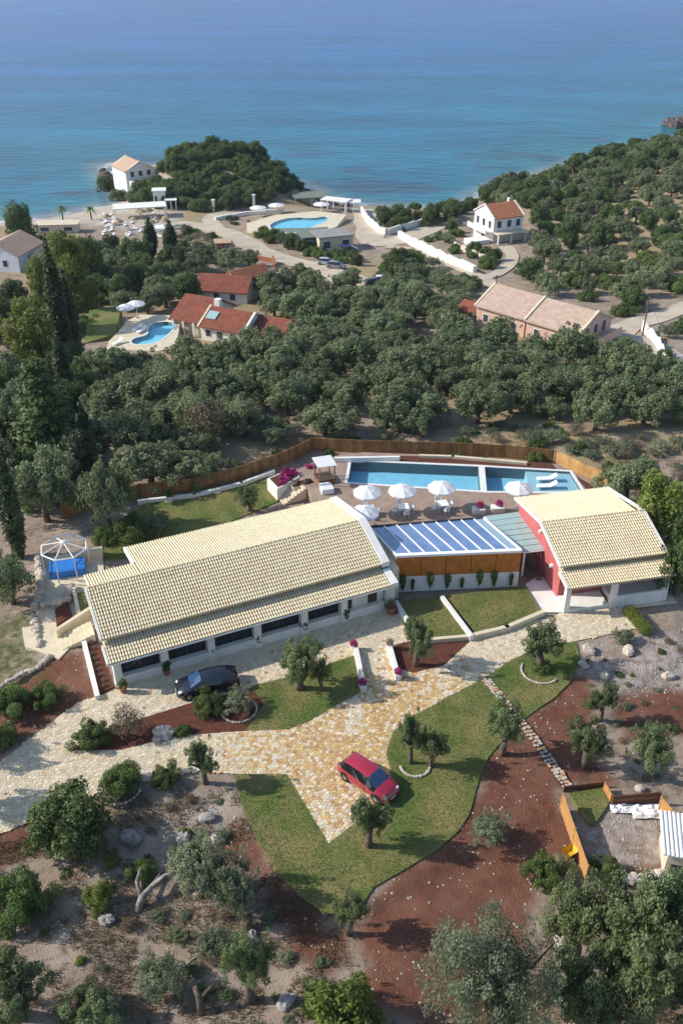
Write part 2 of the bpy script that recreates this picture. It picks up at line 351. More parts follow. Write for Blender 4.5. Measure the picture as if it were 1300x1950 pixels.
def ground_mat():
    m = bpy.data.materials.new('rough_ground'); m.use_nodes = True; N, L = m.node_tree.nodes, m.node_tree.links; b = N['Principled BSDF']
    b.inputs['Roughness'].default_value = .95; b.inputs['Specular IOR Level'].default_value = .15
    tc = N.new('ShaderNodeTexCoord')
    def noise(s, d=6, ro=.6):
        n = N.new('ShaderNodeTexNoise'); n.inputs['Scale'].default_value = s; n.inputs['Detail'].default_value = d; n.inputs['Roughness'].default_value = ro
        L.new(tc.outputs['Object'], n.inputs['Vector']); return n.outputs['Fac']
    def ramp(f, a, z):
        r = N.new('ShaderNodeMapRange'); r.inputs['From Min'].default_value = a; r.inputs['From Max'].default_value = z; L.new(f, r.inputs['Value']); return r.outputs[0]
    def rgb(c): n = N.new('ShaderNodeRGB'); n.outputs[0].default_value = (*c, 1); return n.outputs[0]
    def mix(f, a, c):
        n = N.new('ShaderNodeMix'); n.data_type = 'RGBA'; L.new(f, n.inputs[0]); L.new(a, n.inputs[6]); L.new(c, n.inputs[7]); return n.outputs[2]
    def mul(a, c):
        n = N.new('ShaderNodeMath'); n.operation = 'MULTIPLY'; n.use_clamp = True; L.new(a, n.inputs[0])
        if isinstance(c, float): n.inputs[1].default_value = c
        else: L.new(c, n.inputs[1])
        return n.outputs[0]
    def att(k): n = N.new('ShaderNodeAttribute'); n.attribute_name = k; return n.outputs['Fac']
    n1, n2, n3 = noise(.35), noise(1.7), noise(9, 4, .7)
    c = mix(ramp(n1, .38, .62), rgb((.28, .21, .16)), rgb((.38, .305, .24)))
    c = mix(mul(ramp(n2, .5, .68), .75), c, rgb((.11, .085, .05)))
    c = mix(mul(ramp(n3, .58, .72), .6), c, rgb((.36, .31, .26)))
    c = mix(mul(att('straw'), ramp(n2, .35, .55)), c, rgb((.33, .26, .13)))
    rk = mix(ramp(n2, .4, .6), rgb((.26, .20, .16)), rgb((.42, .37, .33)))
    c = mix(mul(att('rocky'), ramp(n1, .3, .5)), c, rk)
    rd = mix(ramp(n2, .35, .65), rgb((.185, .078, .047)), rgb((.125, .052, .034)))
    rd = mix(mul(ramp(n3, .66, .72), .5), rd, rgb((.36, .24, .19)))
    rd = mix(mul(ramp(n1, .42, .65), .6), rd, rgb((.22, .115, .078)))
    c = mix(att('red'), c, rd)
    c = mix(mul(att('turf'), ramp(n2, .3, .6)), c, rgb((.085, .105, .03)))
    sa = mix(ramp(n1, .3, .7), rgb((.50, .44, .36)), rgb((.38, .32, .26)))
    c = mix(att('sand'), c, sa)
    L.new(c, b.inputs['Base Color'])
    bp = N.new('ShaderNodeBump'); bp.inputs['Strength'].default_value = .9; bp.inputs['Distance'].default_value = .12
    L.new(n3, bp.inputs['Height']); L.new(bp.outputs[0], b.inputs['Normal']); return m
gm = np_mesh('ground', np.stack([GXX.ravel(), GYY.ravel(), GZ.ravel()], 1), F4, ground_mat(), smooth=True)
for k, a in (('red', red), ('rocky', rocky), ('turf', turf), ('sand', sand), ('straw', straw)):
    t = gm.attributes.new(k, 'FLOAT', 'POINT'); t.data.foreach_set('value', a.ravel().astype(np.float32))
tag(put('ground', gm), kind='structure')

# ------------------------------------------------------------------ sea
def gspace(a, b, n): return a * (b / a) ** (np.arange(n + 1) / n)
SX = np.concatenate([-gspace(260, 26000, 16)[::-1], np.arange(-250, 251, 5.0), gspace(260, 26000, 16)])
SY = np.concatenate([np.arange(215, 460, 4.0), gspace(460, 30000, 40)])
sx, sy = np.meshgrid(SX, SY); dsh = np.maximum(-shore_dist(sx, sy), 0)
si = np.arange(len(SX) * len(SY)).reshape(len(SY), len(SX))
SF = np.stack([si[:-1, :-1], si[:-1, 1:], si[1:, 1:], si[1:, :-1]], -1).reshape(-1, 4)
def sea_mat():
    m = bpy.data.materials.new('sea_water'); m.use_nodes = True; N, L = m.node_tree.nodes, m.node_tree.links; b = N['Principled BSDF']
    b.inputs['Roughness'].default_value = .30; b.inputs['IOR'].default_value = 1.33; b.inputs['Specular IOR Level'].default_value = .22
    tc = N.new('ShaderNodeTexCoord'); at = N.new('ShaderNodeAttribute'); at.attribute_name = 'shore'
    mp = N.new('ShaderNodeMapping'); mp.inputs['Scale'].default_value = (.35, 1, 1); L.new(tc.outputs['Object'], mp.inputs['Vector'])
    def noise(s, d=4, v=None):
        n = N.new('ShaderNodeTexNoise'); n.inputs['Scale'].default_value = s; n.inputs['Detail'].default_value = d; L.new(v or mp.outputs[0], n.inputs['Vector']); return n.outputs['Fac']
    big = noise(.012, 5); pat = noise(.045, 5, tc.outputs['Object'])
    ad = N.new('ShaderNodeMath'); ad.operation = 'MULTIPLY_ADD'; ad.inputs[1].default_value = 110; L.new(big, ad.inputs[0]); L.new(at.outputs['Fac'], ad.inputs[2])
    sb = N.new('ShaderNodeMath'); sb.operation = 'ADD'; sb.inputs[1].default_value = -55; L.new(ad.outputs[0], sb.inputs[0])
    mr = N.new('ShaderNodeMapRange'); mr.inputs['From Max'].default_value = 520; L.new(sb.outputs[0], mr.inputs['Value'])
    cr = N.new('ShaderNodeValToRGB'); e = cr.color_ramp.elements; L.new(mr.outputs[0], cr.inputs[0])
    e[0].position = 0; e[0].color = (.030, .165, .215, 1); e[1].position = 1; e[1].color = (.022, .098, .285, 1)
    for p, c in ((.06, (.012, .135, .215, 1)), (.25, (.008, .110, .230, 1)), (.55, (.010, .098, .255, 1))):
        q = e.new(p); q.color = c
    # dark sea-grass beds in the shallows
    r1 = N.new('ShaderNodeMapRange'); r1.inputs['From Min'].default_value = .5; r1.inputs['From Max'].default_value = .6; L.new(pat, r1.inputs['Value'])
    r2 = N.new('ShaderNodeMapRange'); r2.inputs['From Min'].default_value = 60; r2.inputs['From Max'].default_value = 14; L.new(at.outputs['Fac'], r2.inputs['Value'])
    mu = N.new('ShaderNodeMath'); mu.operation = 'MULTIPLY'; L.new(r1.outputs[0], mu.inputs[0]); L.new(r2.outputs[0], mu.inputs[1])
    m2 = N.new('ShaderNodeMath'); m2.operation = 'MULTIPLY'; m2.inputs[1].default_value = .75; L.new(mu.outputs[0], m2.inputs[0])
    mx = N.new('ShaderNodeMix'); mx.data_type = 'RGBA'; mx.inputs[7].default_value = (.035, .06, .11, 1); L.new(m2.outputs[0], mx.inputs[0]); L.new(cr.outputs[0], mx.inputs[6])
    # pale sand right at the edge
    r3 = N.new('ShaderNodeMapRange'); r3.inputs['From Min'].default_value = 9; r3.inputs['From Max'].default_value = 0; L.new(at.outputs['Fac'], r3.inputs['Value'])
    mz = N.new('ShaderNodeMix'); mz.data_type = 'RGBA'; mz.inputs[7].default_value = (.20, .24, .25, 1); L.new(r3.outputs[0], mz.inputs[0]); L.new(mx.outputs[2], mz.inputs[6])
    fn_ = noise(.35, 4, tc.outputs['Object']); fr_ = N.new('ShaderNodeMapRange'); fr_.inputs['From Min'].default_value = .48; fr_.inputs['From Max'].default_value = .60; L.new(fn_, fr_.inputs['Value'])
    fs_ = N.new('ShaderNodeMapRange'); fs_.inputs['From Min'].default_value = 3.5; fs_.inputs['From Max'].default_value = 1.0; L.new(at.outputs['Fac'], fs_.inputs['Value'])
    fm_ = N.new('ShaderNodeMath'); fm_.operation = 'MULTIPLY'; L.new(fr_.outputs[0], fm_.inputs[0]); L.new(fs_.outputs[0], fm_.inputs[1])
    mf_ = N.new('ShaderNodeMix'); mf_.data_type = 'RGBA'; mf_.inputs[7].default_value = (.6, .64, .66, 1); L.new(fm_.outputs[0], mf_.inputs[0]); L.new(mz.outputs[2], mf_.inputs[6]); mz = mf_
    # wind streaks: long bands of calmer and rougher, lighter and deeper water
    ms_ = N.new('ShaderNodeMapping'); ms_.inputs['Scale'].default_value = (.006, .030, 1); ms_.inputs['Rotation'].default_value = (0, 0, .08); L.new(tc.outputs['Object'], ms_.inputs['Vector'])
    ns_ = noise(1.0, 7, ms_.outputs[0]); rs_ = N.new('ShaderNodeMapRange'); rs_.inputs['From Min'].default_value = .36; rs_.inputs['From Max'].default_value = .64; rs_.inputs['To Min'].default_value = .82; rs_.inputs['To Max'].default_value = 1.16; L.new(ns_, rs_.inputs['Value'])
    nf_ = noise(.16, 5); rf_ = N.new('ShaderNodeMapRange'); rf_.inputs['From Min'].default_value = .35; rf_.inputs['From Max'].default_value = .65; rf_.inputs['To Min'].default_value = .86; rf_.inputs['To Max'].default_value = 1.14; L.new(nf_, rf_.inputs['Value'])
    mm_ = N.new('ShaderNodeMath'); mm_.operation = 'MULTIPLY'; L.new(rs_.outputs[0], mm_.inputs[0]); L.new(rf_.outputs[0], mm_.inputs[1])
    hs_ = N.new('ShaderNodeHueSaturation'); L.new(mm_.outputs[0], hs_.inputs['Value']); L.new(mz.outputs[2], hs_.inputs['Color'])
    L.new(hs_.outputs[0], b.inputs['Base Color'])
    w1, w2 = noise(.28, 3), noise(.9, 3)
    s = N.new('ShaderNodeMath'); s.operation = 'MULTIPLY_ADD'; s.inputs[1].default_value = .4; L.new(w2, s.inputs[0]); L.new(w1, s.inputs[2])
    bp = N.new('ShaderNodeBump'); bp.inputs['Strength'].default_value = .8; bp.inputs['Distance'].default_value = .7; L.new(s.outputs[0], bp.inputs['Height']); L.new(bp.outputs[0], b.inputs['Normal'])
    return m
sm = np_mesh('sea', np.stack([sx.ravel(), sy.ravel(), np.full(sx.size, SEA_Z)], 1), SF, sea_mat())
t = sm.attributes.new('shore', 'FLOAT', 'POINT'); t.data.foreach_set('value', dsh.ravel().astype(np.float32))
tag(put('sea', sm), kind='structure')
# ------------------------------------------------------------------ paving, lawns, beds
PAVE_PX = [(-90, 1525), (20, 1435), (150, 1337), (228, 1313), (745, 1172), (772, 1168), (795, 1212), (900, 1212), (1075, 1167), (1185, 1150), (1209, 1197), (1090, 1222), (1009, 1240), (970, 1258), (918, 1293), (850, 1328), (778, 1368), (748, 1393), (735, 1433), (748, 1490), (700, 1548), (625, 1606), (545, 1474), (450, 1474), (380, 1468), (300, 1482), (180, 1512), (100, 1547), (0, 1588), (-90, 1625)]
BED1_PX = [(137, 1428), (215, 1385), (372, 1336), (431, 1323), (479, 1309), (503, 1341), (468, 1391), (334, 1401), (232, 1427)]
LAWN1_PX = [(479, 1306), (553, 1288), (675, 1248), (686, 1318), (640, 1342), (585, 1374), (549, 1388), (468, 1391), (503, 1341)]
BED2_PX = [(745, 1230), (800, 1215), (893, 1213), (893, 1222), (845, 1266), (786, 1281), (759, 1272)]
PAVE = spots(PAVE_PX); BED1 = spots(BED1_PX, .03); LAWN1 = spots(LAWN1_PX, .04); BED2 = spots(BED2_PX, .03)
LAWN2 = spots([(1009, 1240), (1060, 1226), (1096, 1222), (1104, 1255), (1085, 1298), (1055, 1328), (1004, 1363), (960, 1405), (930, 1440), (912, 1482), (893, 1550), (872, 1582), (835, 1615), (770, 1655), (712, 1688), (690, 1720), (655, 1742), (618, 1738), (570, 1705), (525, 1655), (490, 1600), (467, 1550), (452, 1500), (448, 1476), (545, 1474), (625, 1606), (700, 1548), (748, 1490), (735, 1433), (748, 1393), (778, 1368), (918, 1293), (970, 1258)], .04)
BOXL = spots([(757, 1146), (838, 1135), (893, 1211), (800, 1216)], .3); BOXR = spots([(848, 1134), (1000, 1116), (1030, 1166), (905, 1205)], .3)
LAWNB = spots([(275, 960), (330, 938), (420, 925), (510, 905), (540, 950), (420, 1000), (300, 1030), (245, 1062), (190, 1066), (215, 1010)], .04)
M['mortar'] = mat('pale_mortar', (.56, .47, .31), (.48, .39, .25), 1.0, rough=.95)
for k, a, b in (('gold', (.60, .43, .20), (.52, .34, .14)), ('cream_st', (.66, .56, .39), (.58, .48, .32)), ('white_st', (.69, .62, .48), (.62, .54, .40)), ('brown_st', (.50, .32, .15), (.42, .25, .11))):
    M[k] = mat(k + '_paving', a, b, 2.5, rough=.9, island=.15, rand=.15, bump=.3, bscale=14)
def lawn_mat(name, a, b, c):
    m = mat(name, a, b, .38, rough=.9, spec=.15, bump=.6, bscale=16, tint=.5, tintc=c); return m
M['lawn'] = lawn_mat('lawn_turf', (.100, .148, .035), (.225, .198, .080), (.16, .16, .06))
M['blade'] = mat('grass_blade', (.115, .168, .040), (.26, .235, .092), .38, rough=.8, spec=.15, tint=1.0, tintc=(.24, .26, .085), transl=.4)
drive = tag(flat_poly('driveway', PAVE, 0.0, M['mortar']), kind='structure')
def grow_stones(poly, holes, sp, gap):
    xs = [p[0] for p in poly]; ys = [p[1] for p in poly]; x0, x1, y0, y1 = max(min(xs), -27), max(xs), min(ys), max(ys)
    ni, nj = int((x1 - x0) / sp) + 1, int((y1 - y0) / sp) + 1
    gx, gy = np.meshgrid(np.arange(ni), np.arange(nj), indexing='ij')
    PX_ = x0 + (gx + .5 * (gj_mod(gy)) + nrg.uniform(-.38, .38, gx.shape)) * sp; PY_ = y0 + (gy + nrg.uniform(-.38, .38, gx.shape)) * sp
    ok = inside(PX_, PY_, poly)
    for h in holes: ok &= ~inside(PX_, PY_, h)
    res = []
    for i in range(ni):
        for j in range(nj):
            if not ok[i, j]: continue
            cx, cy = PX_[i, j], PY_[i, j]; cell = [(cx - sp, cy - sp), (cx + sp, cy - sp), (cx + sp, cy + sp), (cx - sp, cy + sp)]
            for a in range(max(0, i - 2), min(ni, i + 3)):
                for b in range(max(0, j - 2), min(nj, j + 3)):
                    if a == i and b == j: continue
                    qx, qy = PX_[a, b], PY_[a, b]; nx_, ny_ = qx - cx, qy - cy; ln = math.hypot(nx_, ny_)
                    if ln > 2 * sp * 1.2: continue
                    nx_ /= ln; ny_ /= ln; lim = ln / 2 - gap / 2; out = []
                    for k in range(len(cell)):
                        p, q = cell[k - 1], cell[k]
                        dp = (p[0] - cx) * nx_ + (p[1] - cy) * ny_ - lim; dq = (q[0] - cx) * nx_ + (q[1] - cy) * ny_ - lim
                        if (dp <= 0) != (dq <= 0):
                            t = dp / (dp - dq); out.append((p[0] + (q[0] - p[0]) * t, p[1] + (q[1] - p[1]) * t))
                        if dq <= 0: out.append(q)
                    cell = out
                    if len(cell) < 3: break
                if len(cell) < 3: break
            if len(cell) >= 3: res.append((cx, cy, cell))
    return res
def gj_mod(a): return np.mod(a, 2)
VILLA_FOOT = [(-17, 49.0), (3.7, 57.5), (2.0, 64), (-19, 54)]
stones = grow_stones(PAVE, [BED1, LAWN1, BED2, LAWN2, VILLA_FOOT], .24, .018)
def stone_kind(x, y):
    px, py = proj(x, y, 0); g = math.exp(-((px - 640) / 200) ** 2 - ((py - 1440) / 130) ** 2) + .6 * math.exp(-((px - 800) / 110) ** 2 - ((py - 1330) / 60) ** 2)
    if abs(px - 700) < 45 and 1330 < py < 1400 and px < 690: g *= .25
    r = rng.random()
    if r < .82 * g: return 0 if rng.random() < .72 else 3
    return 1 if rng.random() < .55 else 2
SM = [M['gold'], M['cream_st'], M['white_st'], M['brown_st']]
stones.sort(key=lambda s: math.hypot(s[0], s[1]) + (60 if abs(proj(s[0], s[1], 0)[0] - 650) > 640 else 0))
rest = MB()
for i, (cx, cy, cell) in enumerate(stones):
    h = rng.uniform(.012, .03); k = stone_kind(cx, cy)
    if i < 300:
        mb = MB(); c2 = [(x - cx, y - cy) for x, y in cell]; n = len(c2)
        mb.add([(x, y, 0) for x, y in c2] + [(x * .93, y * .93, h) for x, y in c2], [tuple(range(n, 2 * n))] + [(q, (q + 1) % n, n + (q + 1) % n, n + q) for q in range(n)])
        mb.build('paving_stone', SM[k], drive, loc=(cx, cy, .002))
    else:
        n = len(cell); rest.add([(x, y, .002) for x, y in cell] + [(cx + (x - cx) * .93, cy + (y - cy) * .93, h) for x, y in cell], [tuple(range(n, 2 * n))] + [(q, (q + 1) % n, n + (q + 1) % n, n + q) for q in range(n)], k)
tag(rest.build('paving_stones', SM, drive), kind='stuff')
def lawn(name, poly, z): return tag(flat_poly(name, poly, z, M['lawn'], skirt=.1), kind='structure')
lawn('lawn', LAWN1, .045); lawn('lawn', LAWN2, .04); lawn('lawn', LAWNB, .04)
for b in (BED1, BED2): tag(flat_poly('soil_bed', b, .035, M['soil'], skirt=.08), kind='structure')
# grass blades over the lawns
def scatter(poly, dens):
    xs = [p[0] for p in poly]; ys = [p[1] for p in poly]; n = int((max(xs) - min(xs)) * (max(ys) - min(ys)) * dens)
    x = nrg.uniform(min(xs), max(xs), n); y = nrg.uniform(min(ys), max(ys), n); k = inside(x, y, poly); return x[k], y[k]
def blades(x, y, z, hmin, hmax, w, lean=.6):
    n = len(x); a = nrg.uniform(0, 2 * np.pi, n); h = nrg.uniform(hmin, hmax, n); l = nrg.uniform(0, lean, n) * h; b = nrg.uniform(0, 2 * np.pi, n)
    ww = w * nrg.uniform(.6, 1.3, n); dx, dy = np.cos(a) * ww, np.sin(a) * ww
    V = np.stack([np.stack([x - dx, y - dy, z], 1), np.stack([x + dx, y + dy, z], 1), np.stack([x + np.cos(b) * l, y + np.sin(b) * l, z + h], 1)], 1).reshape(-1, 3)
    return V, np.arange(3 * n).reshape(-1, 3), np.repeat(nrg.uniform(0, 1, n), 3)
Vs, Fs, Ts, o = [], [], [], 0
for poly, z, d in ((LAWN1, .045, 260), (LAWN2, .04, 260), (BOXL, .30, 240), (BOXR, .30, 240), (LAWNB, .04, 150)):
    x, y = scatter(poly, d); x = x + nrg.normal(0, .11, len(x)); y = y + nrg.normal(0, .11, len(y)); patch = fbm(x, y, 1.6, 31, 3); V, Fq, T = blades(x, y, np.full(len(x), z), .02, .06, .035)
    T = np.clip(T * .5 + np.repeat(patch, 3) * 1.4 - .45, 0, 1); Vs.append(V); Fs.append(Fq + o); Ts.append(T); o += len(V)
tag(put('lawn_grass', np_mesh('lawn_grass', np.concatenate(Vs), np.concatenate(Fs), M['blade'], np.concatenate(Ts))), kind='stuff')

# ------------------------------------------------------------------ low walls
def wall(pts, h, th, label, m='white', z=0.0, name='low_wall', cat='wall', group=None):
    mb = MB()
    for (a, b) in zip(pts[:-1], pts[1:]):
        dx, dy = b[0] - a[0], b[1] - a[1]; L_ = math.hypot(dx, dy)
        mb.box(((a[0] + b[0]) / 2, (a[1] + b[1]) / 2, z + h / 2 - .04), (L_ + th * .98, th, h + .08), math.atan2(dy, dx))
    return tag(mb.build(name, M[m]), label, cat, group)
wall(spots([(678, 1236), (692, 1304)], .5), .5, .35, 'low white wall left of the forecourt path, purple flower pots at its ends', group='low walls flanking the path')
wall(spots([(742, 1230), (757, 1284)], .5), .5, .35, 'low white wall right of the forecourt path beside the olive bed', group='low walls flanking the path')
bw = empty('lawn_box', (*spot(757, 1146, 0), 0), 0, 'raised lawn bed of two rectangles edged by cream walls below the wooden cladding', 'raised bed')
def lb(pts, h, th, m, nm):
    o = bw.location; mb = MB()
    for (a, b) in zip(pts[:-1], pts[1:]):
        mb.box(((a[0] + b[0]) / 2 - o.x, (a[1] + b[1]) / 2 - o.y, h / 2), (math.hypot(b[0] - a[0], b[1] - a[1]) + th, th, h), math.atan2(b[1] - a[1], b[0] - a[0]))
    mb.build(nm, M[m], bw)
lb(spots([(755, 1146), (797, 1214)], .55), .55, .32, 'white', 'edge_wall'); lb(spots([(842, 1136), (896, 1208)], .55), .553, .32, 'white', 'edge_wall')
lb(spots([(900, 1208), (965, 1192), (1032, 1164)], .45), .45, .35, 'cream', 'edge_wall'); lb(spots([(800, 1218), (890, 1210)], .4), .40, .3, 'cream', 'edge_wall')
for q in (BOXL, BOXR):
    flat_poly('turf', [(x - bw.location.x, y - bw.location.y) for x, y in q], .30, M['lawn'], parent=bw)

# ------------------------------------------------------------------ roof tiles
def tiles(name, o, du, dv, W, L_, parent, pw=.205, row=.33, rad=.082):
    """overlapping barrel tiles on a slope: o eave corner, du along the eave, dv up the slope"""
    du = np.array(du, float); dv = np.array(dv, float); nrm = np.cross(du, dv); o = np.array(o, float)
    nu, nv = int(W / pw), max(1, int(round(L_ / row))); pw = W / nu; row = L_ / nv
    A = np.linspace(0, math.pi, 5); VV, FF = [], []; b = 0
    iu, iv = np.meshgrid(np.arange(nu), np.arange(nv), indexing='ij'); iu, iv = iu.ravel(), iv.ravel(); n = len(iu)
    r0 = rad * nrg.uniform(.95, 1.06, n); r1 = r0 * .84; c = (iu + .5) * pw + nrg.uniform(-.008, .008, n); s0 = iv * row + nrg.uniform(-.012, .012, n) - .02; s1 = s0 + row * 1.08
    V = np.zeros((n, 10, 3))
    for k, a in enumerate(A):
        for e, (r_, s_, lift) in enumerate(((r0, s0, .055), (r1, s1, .012))):
            V[:, e * 5 + k] = o + np.outer(c - np.cos(a) * r_, du) + np.outer(s_, dv) + np.outer(np.sin(a) * r_ + lift, nrm)
    f = np.array([[k, k + 1, 5 + k + 1, 5 + k] for k in range(4)]); F_ = (f[None] + (np.arange(n) * 10)[:, None, None]).reshape(-1, 4)
    return tag(put(name, np_mesh(name, V.reshape(-1, 3), F_, M['tile']), parent), kind='stuff')
def slope_roof(parent, u0, u1, v0, z0, v1, z1, th=.12, name='roof_slope'):
    """sloping deck with tiles from eave (v0,z0) to top (v1,z1), u0..u1 in the parent's axes; works for either side of a ridge"""
    q = [(u0, v0, z0), (u1, v0, z0), (u1, v1, z1), (u0, v1, z1)]
    if v1 < v0: q = q[::-1]
    s = MB().slab(q, th).build(name, M['tile_bed'], parent)
    L_ = math.hypot(v1 - v0, z1 - z0); dv = (0, (v1 - v0) / L_, (z1 - z0) / L_)
    if v1 > v0: tiles('roof_tiles', (u0, v0, z0), (1, 0, 0), dv, u1 - u0, L_, s)
    else: tiles('roof_tiles', (u1, v0, z0), (-1, 0, 0), dv, u1 - u0, L_, s)
    return s
def profile(mb, prof, u0, u1, m=0):
    n = len(prof); vs = [(u0, v, z) for v, z in prof] + [(u1, v, z) for v, z in prof]
    a = sum(p[0] * q[1] - q[0] * p[1] for p, q in zip(prof, prof[1:] + prof[:1]))
    fs = [tuple(range(n))[::-1], tuple(range(n, 2 * n))] + [(i, (i + 1) % n, n + (i + 1) % n, n + i) for i in range(n)]
    return mb.add(vs, fs if a > 0 else [f[::-1] for f in fs], m)

# ------------------------------------------------------------------ the long villa
VO, VA = spot(228, 1312), R(24.5)
def vloc(u, v): return (VO[0] + u * math.cos(VA) - v * math.sin(VA), VO[1] + u * math.sin(VA) + v * math.cos(VA))
villa = empty('villa', (*VO, 0), VA, 'long low villa with cream tiled roof and dark windows behind the parked black car', 'villa')
b = MB()
profile(b, [(.8, 0), (8.2, 0), (8.2, 4.36), (6.0, 4.86), (1.95, 3.36), (1.95, 2.95), (.8, 2.72)], 0.0, 21.5)
profile(b, [(8.21, 0), (11.4, 0), (11.4, 3.72), (8.21, 4.33)], 3.85, 21.5)
vw = b.build('wall', M['white'], villa)
MB().box((10.75, .55, .37), (21.3, .5, .74)).build('plinth', M['white'], villa)
slope_roof(villa, -.40, 21.72, -.12, 2.56, 1.96, 3.06)
slope_roof(villa, -.40, 21.72, 1.62, 3.46, 6.0, 5.02)
slope_roof(villa, 3.75, 21.72, 11.75, 3.86, 6.0, 5.0)
slope_roof(villa, -.25, 3.70, 8.35, 4.50, 6.0, 4.99)
# ridge tiles
rd = MB()
for i in range(56):
    u = -.35 + i * .395; rd.tube([(u, 6.0, 5.07), (u + .42, 6.0, 5.04)], [.115, .095], 8)
tag(rd.build('ridge_tiles', M['tile'], villa), kind='stuff')
for a in ([(21.75, 1.55, 3.66), (22.4, 1.55, 3.66), (22.4, 6, 5.22), (21.75, 6, 5.22)], [(21.75, 6.003, 5.22), (22.4, 6.003, 5.22), (22.4, 11.8, 4.05), (21.75, 11.8, 4.05)], [(21.75, -.15, 2.74), (22.35, -.15, 2.74), (22.35, 1.5, 3.1), (21.75, 1.5, 3.1)]):
    MB().slab(a, .45).build('gable_parapet', M['white'], villa)
for a in ([(-.58, 1.6, 3.56), (-.42, 1.6, 3.56), (-.42, 6, 5.12), (-.58, 6, 5.12)], [(-.58, -.12, 2.68), (-.42, -.12, 2.68), (-.42, 1.5, 3.06), (-.58, 1.5, 3.06)], [(3.5, 8.4, 4.62), (3.72, 8.4, 4.62), (3.72, 11.75, 4.0), (3.5, 11.75, 4.0)]):
    MB().slab(a, .3).build('verge', M['white'], villa)
MB().box((10.65, -.2, 2.5), (22.1, .10, .10)).build('gutter', M['white'], villa)
CU = [.02, 3.45, 6.95, 10.6, 14.4, 17.75]
cm = MB().box((0, 0, 1.22), (.55, .55, 2.44)).box((0, -.02, .2), (.62, .64, .4)).mesh('column', M['white'])
for u in CU: put('column', cm, villa, (u + .1, .48, 0))
for a, c in zip(CU[:-1], CU[1:]):
    u0, u1 = a + .42, c - .22; w = u1 - u0
    f = MB(); f.box(((u0 + u1) / 2, .755, .80), (w, .08, .08)).box(((u0 + u1) / 2, .755, 2.18), (w, .08, .1)).box((u0 + .04, .755, 1.49), (.07, .08, 1.3)).box((u1 - .04, .755, 1.49), (.07, .08, 1.3)).box(((u0 + u1) / 2, .755, 1.49), (.07, .075, 1.3))
    fo = f.build('window', M['frame_dark'], villa)
    for s in (0, 1): MB().box((u0 + w * (.25 + .5 * s), .765, 1.49), (w / 2 - .12, .02, 1.27)).build('pane', M['dark_glass'], fo)
for u in (18.35, 20.55):
    d = MB().box((u, .77, 1.02), (.78, .06, 2.04)).build('door', M['door'], villa); MB().box((u + .28, .72, 1.0), (.05, .06, .18)).build('handle', M['steel'], d)
MB().box((10.8, .05, -.01), (21.6, 1.5, .06)).build('doorstep', M['cream'], villa)
# flat concrete roof wedge between villa and sun room
MB().prism([(22.42, 1.2), (23.1, 1.2), (23.55, 5.0), (22.9, 7.2), (22.42, 7.2)], 0.0, 3.0).build('flat_annex', M['cream'], villa)
MB().box((22.0, .6, 1.15), (.75, .3, 2.3)).box((22.0, 1.35, 1.3), (.8, 1.2, 2.6)).build('end_pier', M['white'], villa)
MB().prism([(1.2, 8.3), (3.4, 8.3), (3.4, 10.4), (1.2, 10.4)], 0.0, 2.9).build('rear_porch', M['cream'], villa)

# ------------------------------------------------------------------ sun room with glass roof and wood cladding
sr = empty('sun_room', (*spot(757, 1139, 0), 0), 0, 'white sun room with sloping blue glass roof and orange wooden front', 'sun room')
so = sr.location
zf, zb = 3.62, 2.55
fx = [754, 784, 811, 841, 869, 893, 919, 945, 970, 992]; bx = [703, 730, 754, 779, 803, 829, 853, 877, 901, 920]
FT = [(*[a - o for a, o in zip(spot(x, 1057 - (x - 754) * 10 / 238, zf), so)], zf) for x in fx]
BT = [(*[a - o for a, o in zip(spot(x, 1003 - (x - 703) * 17 / 217, zb), so)], zb) for x in bx]
FL_, FR_, BL_, BR_ = FT[0], FT[-1], BT[0], BT[-1]
for i in range(9):
    q = [Vector(FT[i]), Vector(FT[i + 1]), Vector(BT[i + 1]), Vector(BT[i])]; c = sum(q, Vector()) / 4
    q = [tuple(c + (p - c) * .985 - Vector((0, 0, .03))) for p in q]
    MB().slab(q, .03).build('roof_pane', M['clear_glass' if i in (8,) else 'roof_glass'], sr)
for i in range(10):
    a, e = Vector(FT[i]), Vector(BT[i]); d = (e - a).normalized(); s = d.cross(Vector((0, 0, 1))).normalized() * (.035 if 0 < i < 9 else .08)
    up = Vector((0, 0, .05)); MB().slab([tuple(a - s + up), tuple(a + s + up), tuple(e + s + up), tuple(e - s + up)], .14).build('rafter', M['white_frame'], sr)
def plate(p, q, z0, z1, th, nm, mt, m=None, off=0.0):
    """vertical plate between two plan points"""
    d = Vector((q[0] - p[0], q[1] - p[1], 0)); L_ = d.length; a = math.atan2(d.y, d.x); n = Vector((math.sin(a), -math.cos(a), 0)) * off
    return MB().box(((p[0] + q[0]) / 2 + n.x, (p[1] + q[1]) / 2 + n.y, (z0 + z1) / 2), (L_, th, z1 - z0), a).build(nm, M[mt], m or sr)
plate(FL_, FR_, 0, 1.62, .3, 'front_wall', 'white'); plate(FL_, FR_, 3.50, 3.70, .36, 'front_beam', 'white_frame', off=.05)
for i in range(5):
    p = Vector(FL_).lerp(Vector(FR_), i / 5 + .002); q = Vector(FL_).lerp(Vector(FR_), (i + 1) / 5 - .002)
    pn = plate(p, q, 1.56, 3.50, .10, 'cladding_panel', 'wood_clad', off=.12)
    for k in range(8):
        a = p.lerp(q, (k + .06) / 8); c = p.lerp(q, (k + .94) / 8); plate(a, c, 1.60, 3.47, .025, 'board', 'wood_clad', pn, off=.18)
q = MB(); A_, B_ = Vector(FL_), Vector(BL_)
